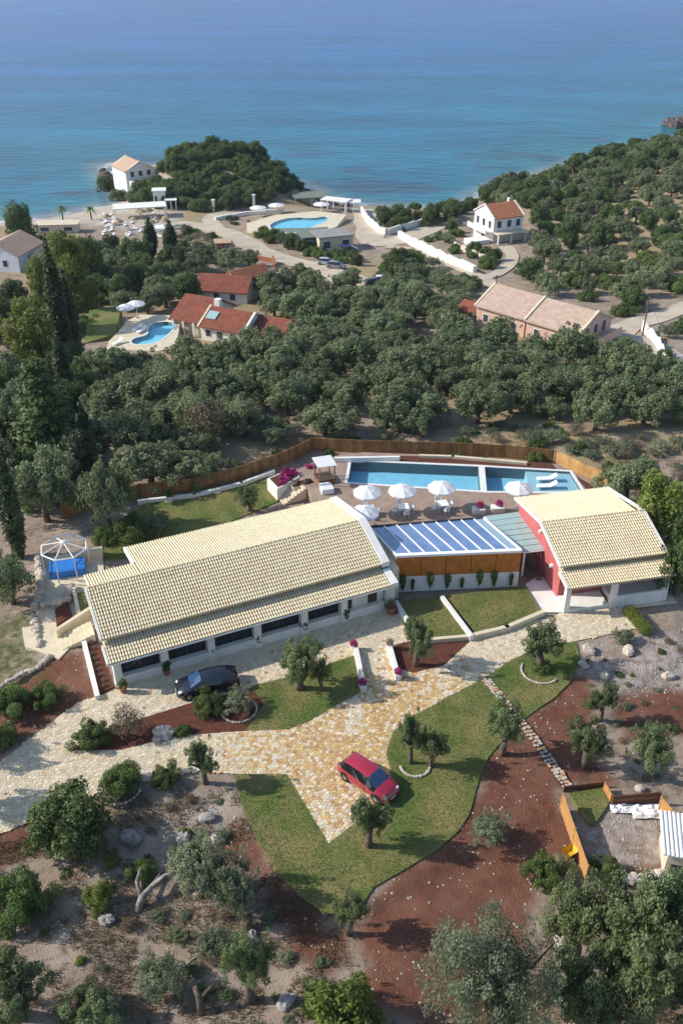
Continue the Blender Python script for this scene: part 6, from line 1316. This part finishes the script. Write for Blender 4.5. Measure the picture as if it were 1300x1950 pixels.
for i in range(14): MB().tube([(-1.55 + i * .24, -1.5, 2.08), (-1.55 + i * .24, 1.5, 2.30)], .075, 6).build('roof_rib', M['white_frame'], sh)
MB().slab([(-1.65, -1.5, 2.06), (1.8, -1.5, 2.06), (1.8, 1.5, 2.28), (-1.65, 1.5, 2.28)], .04).build('roof', M['white'], sh)
g = ground(1082, 1632); wb = empty('wheelbarrow', g, R(30), 'yellow wheelbarrow behind the long yellow board fence', 'wheelbarrow')
M['yellow'] = mat('yellow_paint', (.62, .38, .03), rough=.4)
MB().add([(-.5, -.35, .65), (.5, -.3, .6), (.5, .3, .6), (-.5, .35, .65), (-.3, -.2, .3), (.3, -.2, .3), (.3, .2, .3), (-.3, .2, .3)], [(4, 7, 6, 5), (0, 4, 5, 1), (1, 5, 6, 2), (2, 6, 7, 3), (3, 7, 4, 0)]).build('tray', M['yellow'], wb)
for s in (-.25, .25): MB().tube([(.6, s * .3, .2), (-.2, s, .32), (-1.0, s * 1.1, .6)], .025, 5).build('handle', M['steel'], wb)
MB().lathe((0, 0, 0), [(.1, -.05), (.2, -.05), (.2, .05), (.1, .05)], 12).build('wheel', M['rubber'], wb, loc=(.62, 0, .2)).rotation_euler = (math.pi / 2, 0, 0)
for x_, y_, l, c in ((1182, 1542, 'crumpled white sheet left of the brown board fence shadow', 1.0), (1232, 1548, 'large crumpled white sheet against the brown board fence', 1.5)):
    g = ground(x_, y_); mb = MB(); n = 8
    vs = [(c * (i / n - .5) * 1.4, c * (j / n - .5) * .7, .1 + rng.uniform(0, .28) * (1 if 0 < i < n and 0 < j < n else .3)) for j in range(n + 1) for i in range(n + 1)]
    mb.add(vs, [(j * (n + 1) + i, j * (n + 1) + i + 1, (j + 1) * (n + 1) + i + 1, (j + 1) * (n + 1) + i) for j in range(n) for i in range(n)]); tag(mb.build('plastic_sheet', M['white_plastic'], None, loc=tuple(g)), l, 'plastic sheet')
# ------------------------------------------------------------------ houses and resort down the slope
def roofm(n, a, b): return mat(n, a, b, 1.3, rough=.85, bump=.5, bscale=7)
M['roof_red'] = roofm('red_brown_roof_tile', (.27, .085, .05), (.18, .06, .04)); M['roof_orange'] = roofm('orange_roof_tile', (.46, .18, .095), (.38, .145, .075)); M['roof_tan'] = roofm('tan_roof_tile', (.50, .36, .26), (.42, .29, .20)); M['roof_pinkish'] = roofm('faded_pink_roof_tile', (.50, .38, .30), (.41, .30, .235))
M['pink_wall'] = mat('pink_render', (.64, .43, .35), (.58, .38, .30), 1, rough=.9); M['blue_white'] = mat('pale_blue_white_render', (.62, .66, .72), rough=.9); M['grey_roof'] = mat('grey_flat_roof', (.30, .29, .27), (.24, .23, .22), 1, rough=.9); M['green_roof'] = mat('dull_green_roof', (.16, .19, .15), rough=.9)
M['shutter'] = mat('dark_shutter', (.05, .06, .07), rough=.6)
def gable(root, x0, x1, y0, y1, eave, rise, rm, wm, over=.45, base=-1.5, ridge=None, nm='roof'):
    """gabled block, ridge along the local x axis"""
    ry = (y0 + y1) / 2 if ridge is None else ridge; top = eave + rise; mb = MB()
    profile(mb, [(y0, base), (y1, base), (y1, eave), (ry, top - .05), (y0, eave)], x0, x1); w = mb.build('wall', M[wm], root)
    for ya in (y0, y1):
        s = 1 if ya > ry else -1; sl = rise / abs(ya - ry); ye = ya + s * over; ze = eave - over * sl + .1
        q = [(x0 - over * .6, ye, ze), (x1 + over * .6, ye, ze), (x1 + over * .6, ry, top + .1), (x0 - over * .6, ry, top + .1)]
        r_ = MB().slab(q if s < 0 else q[::-1], .16).build(nm, M[rm], root); tl = MB(); L_ = math.hypot(ye - ry, ze - top - .1); n = int(L_ / .42)
        for k in range(n):   # courses of tiles as low steps
            t0, t1 = k / n, (k + 1) / n; a = [ye + (ry - ye) * t for t in (t0, t1)]; z = [ze + (top + .1 - ze) * t for t in (t0, t1)]
            p = [(x0 - over * .55, a[0], z[0] + .07), (x1 + over * .55, a[0], z[0] + .07), (x1 + over * .55, a[1], z[1] + .02), (x0 - over * .55, a[1], z[1] + .02)]; tl.slab(p if s < 0 else p[::-1], .05)
        tag(tl.build('tile_courses', M[rm], r_), kind='stuff')
    return w
def window(root, c, w, h, axis, wm='shutter'):
    """framed window on a wall facing local x or y"""
    d = (.08, w + .16, h + .16) if axis == 'x' else (w + .16, .08, h + .16); e = (.1, w, h) if axis == 'x' else (w, .1, h)
    f = MB().box(c, d).build('window', M['white_frame'], root); MB().box(c, e).build('pane', M[wm], f)
def verge(root, x, y0, ry, eave, top, over=.45, m='white'):
    for ya in (y0, 2 * ry - y0):
        s = 1 if ya > ry else -1; sl = (top - eave) / abs(ya - ry); ye = ya + s * over
        q = [(x - .17, ye, eave - over * sl + .24), (x + .17, ye, eave - over * sl + .24), (x + .17, ry, top + .24), (x - .17, ry, top + .24)]; MB().slab(q if s < 0 else q[::-1], .25).build('verge', M[m], root)
# red roofed house with pool
hz = hgt(-17.6, 129.6); rr = empty('red_roofed_house', (-17.6, 129.6, hz), R(-25), 'low house of several red brown roofs beside a curved pool', 'house')
gable(rr, -3.3, 4.0, -.8, 6.2, 2.3, 1.7, 'roof_red', 'white'); gable(rr, -9.4, -3.75, .6, 9.4, 2.0, 2.2, 'roof_red', 'cream', ridge=5.3)
gable(rr, 4.35, 7.6, -2.2, .9, 1.5, .9, 'roof_red', 'white', base=-2); gable(rr, 4.35, 9.4, 1.4, 6.8, 2.0, 1.3, 'roof_red', 'white'); gable(rr, 9.6, 11.2, 2.4, 6.0, 1.7, .9, 'roof_orange', 'white')
verge(rr, 4.15, -.8, 2.7, 2.3, 4.0); verge(rr, -3.45, -.8, 2.7, 2.3, 4.0, m='cream')
MB().box((-2.5, 3.2, 4.3), (.9, .8, 1.6)).build('chimney', M['white'], rr); s_ = MB().slab([(-3.0, .2, 3.12), (-1.3, .2, 3.12), (-1.3, 1.6, 3.78), (-3.0, 1.6, 3.78)], .08).build('solar_panel', M['pale_glass'], rr)
for x_ in (-2.0, 0, 2.2): window(rr, (x_, -.8, 1.2), .9, 1.0, 'y')
for x_ in (-8.8, -7.0, -5.2): MB().box((x_, .2, .7), (.3, .3, 2.4)).build('porch_post', M['white'], rr)
# second red roofed house
x, y = -20.6, 161.6; r2 = empty('red_roofed_house', (x, y, hgt(x, y)), R(-12), 'smaller house with red front roof and sunlit orange side roof in the trees', 'house')
gable(r2, -4.6, 4.6, -3.0, 3.2, 2.4, 1.8, 'roof_red', 'white'); q2 = empty_child('wing', (2.6, 4.2, 0), r2); q2.rotation_euler = (0, 0, R(50)); gable(q2, -3.6, 3.6, -2.6, 2.6, 2.6, 1.9, 'roof_orange', 'white'); window(r2, (-1, -3.0, 1.3), 1, 1.1, 'y'); window(r2, (2, -3.0, 1.3), 1, 1.1, 'y')  # sunlight on the wing's slope is put into its orange tile colour
# pink house with faded roof
x, y = 30.6, 134.4; pk = empty('pink_house', (x, y, hgt(x, y) - .6), R(-43.5), 'long pink house with faded two part roof and balcony at the right end', 'house')
gable(pk, -9.0, -.15, -4.6, 4.6, 4.0, 2.1, 'roof_pinkish', 'pink_wall', base=-3); gable(pk, .15, 9.0, -4.6, 4.6, 3.9, 2.1, 'roof_pinkish', 'pink_wall', base=-3)
for x_ in (-9.1, 0, 9.1): verge(pk, x_, -4.6, 0, 4.0, 6.1, m='cream')
gable(pk, -12.6, -9.4, -4.4, -1.0, 2.4, 1.0, 'roof_red', 'pink_wall', base=-3)
for x_ in (-7.2, -4.6, -2.0, 2.0, 5.0, 7.6): window(pk, (x_, -4.6, 2.2), .9, 1.2, 'y')
for y_ in (-2.4, 0, 2.4): window(pk, (9.0, y_, 3.4), 1.0, 1.7, 'x'); window(pk, (9.0, y_, .6), 1.0, 1.6, 'x')
MB().box((10.1, 0, 2.0), (2.0, 8.8, .2)).build('balcony', M['pink_wall'], pk); MB().box((11.0, 0, 2.6), (.12, 8.8, 1.0)).build('balcony_wall', M['pink_wall'], pk)
for y_ in (-4.2, 4.2): MB().box((10.9, y_, .4), (.3, .3, 4.4)).build('pier', M['white'], pk)
MB().box((3, 6.2, 2.6), (8, 2.8, .2)).build('rear_terrace', M['roof_tan'], pk)
# white house with orange roof
x, y = 36.4, 216.9; ow = empty('white_house', (x, y, hgt(x, y)), R(24), 'white two storey house with orange roof near the sea', 'house')
gable(ow, -3.9, 3.9, -4.2, 4.2, 5.9, 2.2, 'roof_orange', 'white', over=.35, base=-3); verge(ow, -4.0, -4.2, 0, 5.9, 8.1, .35); verge(ow, 4.0, -4.2, 0, 5.9, 8.1, .35)
for y_ in (-2.6, 0, 2.6): window(ow, (-3.9, y_, 4.2), 1.1, 1.6, 'x', 'door' if y_ == 0 else 'shutter')
window(ow, (-3.9, 0, 1.4), 1.3, 2.0, 'x', 'door')
for x_ in (-2.4, .2, 2.6): window(ow, (x_, -4.2, 4.4), 1.1, 1.5, 'y')
MB().box((-4.9, 0, 2.7), (2.0, 8.0, .22)).build('balcony', M['white'], ow); MB().box((-5.8, 0, 3.25), (.12, 8.0, .9)).build('balcony_wall', M['white'], ow); MB().box((.2, -5.4, 2.7), (8.2, 2.2, .22)).build('veranda_roof', M['cream'], ow)
for x_ in (-3.6, -.2, 3.6): MB().box((x_, -6.2, .2), (.3, .3, 5.0)).build('pier', M['white'], ow)
MB().box((3.2, 1.2, 8.0), (.6, .6, 1.3)).build('chimney', M['white'], ow)
MB().box((-7.0, -2.6, -.4), (5, 3.4, 3.4)).build('side_terrace', M['white'], ow)
# house on the headland
x, y = -62.6, 290; hh = empty('headland_house', (x, y, -18.3), R(-57), 'white house with tan roof on the headland above the sea', 'house')
gable(hh, -6.0, 5.0, -4.6, 4.6, 4.4, 2.2, 'roof_tan', 'blue_white', over=.4, base=-7); verge(hh, 5.05, -4, 0, 4.6, 6.7, .4); verge(hh, -5.05, -4, 0, 4.6, 6.7, .4)
for y_ in (-2.6, 0, 2.6): window(hh, (5.0, y_, 3.4), 1.2, 1.5, 'x')
MB().box((6.2, 0, 1.7), (2.4, 8, .22)).build('balcony', M['white'], hh); MB().box((5.5, -1.6, -1.7), (2.4, 4.6, 6.8)).build('lower_storey', M['white'], hh); window(hh, (6.72, -1.6, .3), 1.6, 1.4, 'x')
gable(hh, -7.5, -5.2, -3.0, 3.0, 3.0, 1.4, 'roof_tan', 'white')
# house at the left edge
x, y = -67.5, 187; lh = empty('left_edge_house', (x, y, hgt(x, y)), R(78), 'pale blue white gabled house with tan roof at the left edge', 'house')
gable(lh, -5, 5, -4.5, 4.5, 4.2, 2.0, 'roof_tan', 'blue_white'); gable(lh, -1, 5, -8.2, -4.8, 3.0, 1.2, 'roof_tan', 'blue_white'); window(lh, (-5.0, 1.5, 2.4), 1, 1.3, 'x'); window(lh, (-5.0, -1.5, 2.4), 1, 1.3, 'x')
# resort building, pool bar, beach huts
def hut(name, px_, py_, w, d, h, rz, label, rm, wm, posts=False, cat='building'):
    g = ground(px_, py_); o = empty(name, g, R(rz), label, cat)
    MB().box((0, 0, h), (w + .6, d + .6, .22)).build('roof', M[rm], o)
    if posts:
        for a in (-w / 2, 0, w / 2):
            for c in (-d / 2, d / 2): MB().box((a, c, h / 2 - .3), (.25, .25, h + .5)).build('post', M[wm], o)
    else:
        MB().box((0, 0, h / 2 - .4), (w, d, h + .8)).build('wall', M[wm], o)
        for a in (-w * .28, w * .28): window(o, (a, -d / 2, h * .5), w * .2, h * .45, 'y')
    return o
hut('resort_building', 632, 472, 8, 6, 3.4, 20, 'cream flat roofed resort building beside the blue car', 'grey_roof', 'cream'); hut('resort_annex', 600, 468, 7, 7, 3.0, 15, 'grey roofed pool pavilion left of the cream resort building', 'green_roof', 'shutter')
hut('pool_bar', 590, 392, 9, 7, 3.0, 10, 'dull green roofed bar behind the resort pool', 'green_roof', 'cream', True); hut('beach_bar', 640, 400, 7, 3.5, 2.8, -25, 'white roofed shelter at the shore right of the pool', 'white', 'white', True); hut('shore_shelter', 672, 402, 3.5, 3, 2.6, 0, 'small white tent at the shore end of the lane', 'umbrella', 'white_frame', True)
hut('white_tower', 306, 394, 3.2, 3.2, 4.6, 8, 'white square tower at the foot of the headland', 'white', 'white'); hut('white_arbour', 327, 398, 2.6, 2.6, 2.6, 8, 'small white arbour beside the white tower', 'white', 'white_frame', True); hut('beach_hall', 268, 412, 13, 5, 2.8, 14, 'long white roofed beach hall left of the white tower', 'white', 'white_frame', True); hut('beach_terrace', 112, 440, 10, 4, 2.0, 5, 'long low white terrace on the beach at the left', 'cream', 'cream')
hut('kiosk', 425, 480, 3.0, 3.0, 2.4, 10, 'small terracotta walled kiosk among the garden trees by the beach road', 'roof_tan', 'terracotta'); hut('beach_tent', 312, 452, 3.4, 3, 2.4, 0, 'white tent roof between the two dark cypresses', 'umbrella', 'white_frame', True)
for x_, y_, h, l in ((484, 398, 3.6, 'white gate pillar left of the resort parasols'), (407, 402, 2.8, 'white post in front of the headland, left one'), (432, 400, 2.8, 'white post in front of the headland, right one')):
    g = ground(x_, y_); o = tag(MB().box((0, 0, h / 2), (.7, .7, h)).box((0, 0, h + .1), (.95, .95, .2)).build('gate_pillar', M['white'], None, loc=tuple(g)), l, 'pillar')
def ccw(p): return p if sum(a[0] * b[1] - b[0] * a[1] for a, b in zip(p, p[1:] + p[:1])) > 0 else p[::-1]
M['pale_pool'] = mat('bright_pool_tile', (.38, .76, .86), (.28, .68, .80), .5, rough=.4)
def far_pool(deck_px, pool_px, label, base):
    z = max(ground(*p).z for p in deck_px) * .55 + min(ground(*p).z for p in deck_px) * .45 + .8
    for _ in range(3): dk = spots(deck_px, z); z = max(z, max(hgt(*p) for p in dk) * .8 + z * .2)
    pp = smooth_poly(ccw(spots(pool_px, z)), 2); tag(flat_poly('pool_deck', spots(deck_px, z), z, M['cream'], holes=[pp], skirt=5), kind='structure')
    BUSY.append(dk); pool(pp, z, .55, .08, 'swimming_pool', label, .3, 'pale_pool'); return z
za = far_pool([(243, 610), (268, 599), (345, 601), (335, 662), (300, 668), (203, 668), (207, 650), (225, 632)], [(296, 613), (335, 613), (328, 631), (298, 654), (252, 657), (250, 645), (284, 638), (282, 624)], 'curved bright blue pool beside the red roofed house', -8)
zb_ = far_pool([(470, 440), (470, 425), (520, 410), (600, 402), (660, 408), (640, 432), (580, 448), (520, 452)], [(510, 428), (540, 416), (570, 414), (595, 416), (622, 411), (626, 420), (600, 430), (580, 438), (550, 445), (522, 440)], 'large curved turquoise resort pool near the beach', -19)
for p, l in (((262, 605), 'white parasol on the pale deck of the curved pool'), ((243, 612), 'lower white parasol on the deck of the curved pool')): parasol((*spot(*p, za), za), l, 'parasols by the curved pool', 0, 1.1)
for i, p in enumerate(((262, 628), (270, 632), (225, 655))): lounger((*spot(*p, za), za), 1.0, ('lounger on the pale pool deck, farther of two side by side', 'lounger on the pale pool deck, nearer of two side by side', 'lounger alone at the lower left of the pale pool deck')[i], 'loungers by the curved pool')
for p, l in (((492, 412), 'large white parasol at the left of the resort pool'), ((527, 407), 'large white parasol behind the resort pool'), ((612, 405), 'white parasol near the green roofed bar')): g = ground(*p); parasol(tuple(g), l, 'parasols of the resort', 0, 1.7)
tag(flat_poly('lawn', [tuple(ground(*p).to_2d()) for p in ((160, 655), (175, 618), (235, 612), (222, 645))], max(ground(*p).z for p in ((160, 655), (175, 618), (235, 612), (222, 645))) + .1, M['lawn'], skirt=2), kind='structure')
# beach sunbeds and parasols
BEDM = MB().box((0, 0, .3), (1.9, .65, .1)).box((.75, 0, .45), (.5, .62, .3)).box((-.6, 0, .14), (.1, .5, .28)).box((.5, 0, .14), (.1, .5, .28)).mesh('sunbed', M['white_plastic'])
beds = []
for i in range(34):
    px_, py_ = rng.uniform(195, 330), rng.uniform(408, 455); g = ground(px_, py_); beds.append(tag(put('sunbed', BEDM, None, tuple(g), rng.uniform(1.0, 2.2)), 'x', 'sunbed', 'sunbeds on the beach'))
BM = [('the white beach hall', (268, 412)), ('the right small palm', (175, 420)), ('the left dark cypress by the beach', (290, 450)), ('the white tent roof', (312, 450))]
name_by_marks(beds, 'white beach sunbed', BM); hats = []
M['straw_hat'] = mat('straw_thatch', (.36, .27, .17), (.25, .19, .12), 4, rough=.95)
SPM = MB().lathe((0, 0, 2.0), [(1.3, 0), (.6, .45), (0, .8)], 10, 0).tube([(0, 0, 0), (0, 0, 2.6)], .05, 5, 0).mesh('straw_parasol', M['straw_hat'])
for i in range(12):
    g = ground(rng.uniform(185, 320), rng.uniform(405, 440)); hats.append(tag(put('straw_parasol', SPM, None, tuple(g)), 'x', 'parasol', 'straw parasols on the beach'))
name_by_marks(hats, 'straw beach parasol', BM)
# walls along the lanes
def long_wall(pts_px, h, th, label, m='white'):
    P = [ground(*p) for p in pts_px]; mb = MB()
    for a, b in zip(P[:-1], P[1:]):
        n = max(1, int((b - a).length / 4))
        for i in range(n):
            p, q = a.lerp(b, i / n), a.lerp(b, (i + 1) / n); z = max(hgt(p.x, p.y), hgt(q.x, q.y)); d = q - p
            mb.box(((p.x + q.x) / 2, (p.y + q.y) / 2, z + h / 2 - .6), (math.hypot(d.x, d.y) + .05, th, h + 1.2), math.atan2(d.y, d.x))
    return tag(mb.build('garden_wall', M[m]), label, 'wall')
long_wall([(688, 404), (700, 426), (722, 445), (734, 447)], 1.6, .5, 'curved white wall beside the lane to the shore'); long_wall([(738, 447), (770, 438), (825, 424)], 1.4, .4, 'white wall in front of the shore tree row'); long_wall([(760, 452), (800, 474), (850, 500), (903, 520)], 1.4, .9, 'long straight white wall along the lane below the white house')
long_wall([(1222, 630), (1250, 660), (1262, 690)], 1.0, .4, 'pale wall at the right edge of the grey yard'); long_wall([(480, 492), (520, 500), (525, 510)], .8, .5, 'curved brown wall at the bend of the beach road', 'terracotta'); long_wall([(410, 420), (470, 410), (540, 404)], .9, .6, 'low white wall below the headland', 'white'); long_wall([(865, 470), (915, 492), (945, 500)], .8, .5, 'yellowish terrace wall below the white house', 'cream')
# shore rocks
shore = []
for i, (x_, y_, r_) in enumerate(((576, 366, 1.6), (584, 374, 1.8), (592, 380, 1.4), (600, 384, 1.7), (612, 388, 1.2), (570, 356, 1.3), (200, 334, 1.8), (206, 342, 1.5), (214, 350, 1.7), (222, 362, 1.4), (228, 372, 1.6), (196, 325, 1.2), (640, 394, 1.0), (660, 396, 1.2), (236, 382, 1.3), (1120, 306, 1.3), (1180, 290, 1.4))):
    x, y = spot(x_, y_, SEA_Z); shore.append(tag(MB().ball((0, 0, .1), (r_ * 1.5, r_, r_ * .7), 9, 6, 0, .25).build('shore_rock', M['shore_rock'], None, loc=(x, y, max(SEA_Z, hgt(x, y))), rz=i), 'x', 'rock', 'shore rocks'))
name_by_marks(shore, 'dark shore rock', [('the headland house', (230, 350)), ('the dull green roofed bar', (585, 380)), ('the shore shelter', (672, 400)), ('the crest skyline', (1150, 300))])
for x_, y_, r_ in ((1276, 240, 2.6), (1283, 244, 2.2), (1294, 242, 3.0), (1305, 240, 4)):
    x, y = spot(x_, y_, SEA_Z); tag(MB().ball((0, 0, .5), (r_ * 1.3, r_, r_ * 1.1), 8, 6, 0, .3).build('islet_rock', M['shore_rock'], None, loc=(x, y, SEA_Z)), {1276: 'leftmost dark rock of the islet far out at the right edge', 1283: 'low dark rock beside the leftmost islet rock', 1294: 'larger dark islet rock touching the right edge', 1305: 'largest islet rock beyond the right edge'}[x_], 'rock', 'islet rocks')
# power poles and cable
def pole(px_, py_, h, label):
    g = ground(px_, py_); o = empty('power_pole', g, R(20), label, 'power pole'); MB().tube([(0, 0, -.5), (0, 0, h)], [.14, .09], 7).build('shaft', M['bark'], o); MB().box((0, 0, h - .3), (1.3, .09, .09)).build('crossarm', M['bark'], o); return g + Vector((0, 0, h - .25))
pa = pole(938, 610, 7.5, 'dark power pole standing in front of the pink house'); pb = pole(1222, 640, 6.0, 'power pole at the wall of the grey yard'); pc = Vector((*spot(1300, 870, 2), 2.0)); pc2 = pole(1340, 900, 7.0, 'power pole outside the right edge by the dry slope')
for a, b, l in ((pa, pb, 'thin cable from the pink house pole to the yard pole'), (pb, pc2, 'thin cable crossing the dry slope at the right')):
    pts = [a.lerp(b, t / 16) - Vector((0, 0, 1.2 * (1 - (2 * t / 16 - 1) ** 2))) for t in range(17)]; tag(MB().tube(pts, .02, 4).build('cable', M['frame_dark']), l, 'cable')
# ------------------------------------------------------------------ sea air
hzm = bpy.data.materials.new('haze_air'); hzm.use_nodes = True; hn = hzm.node_tree.nodes; hn.remove(hn['Principled BSDF'])
pv = hn.new('ShaderNodeVolumePrincipled'); pv.inputs['Color'].default_value = (.70, .82, .98, 1); pv.inputs['Density'].default_value = 0.00010; pv.inputs['Anisotropy'].default_value = .2
hzm.node_tree.links.new(pv.outputs[0], hn['Material Output'].inputs['Volume'])
tag(MB().box((0, 0, 12.0), (62000, 62000, 84)).build('haze', hzm), kind='stuff')
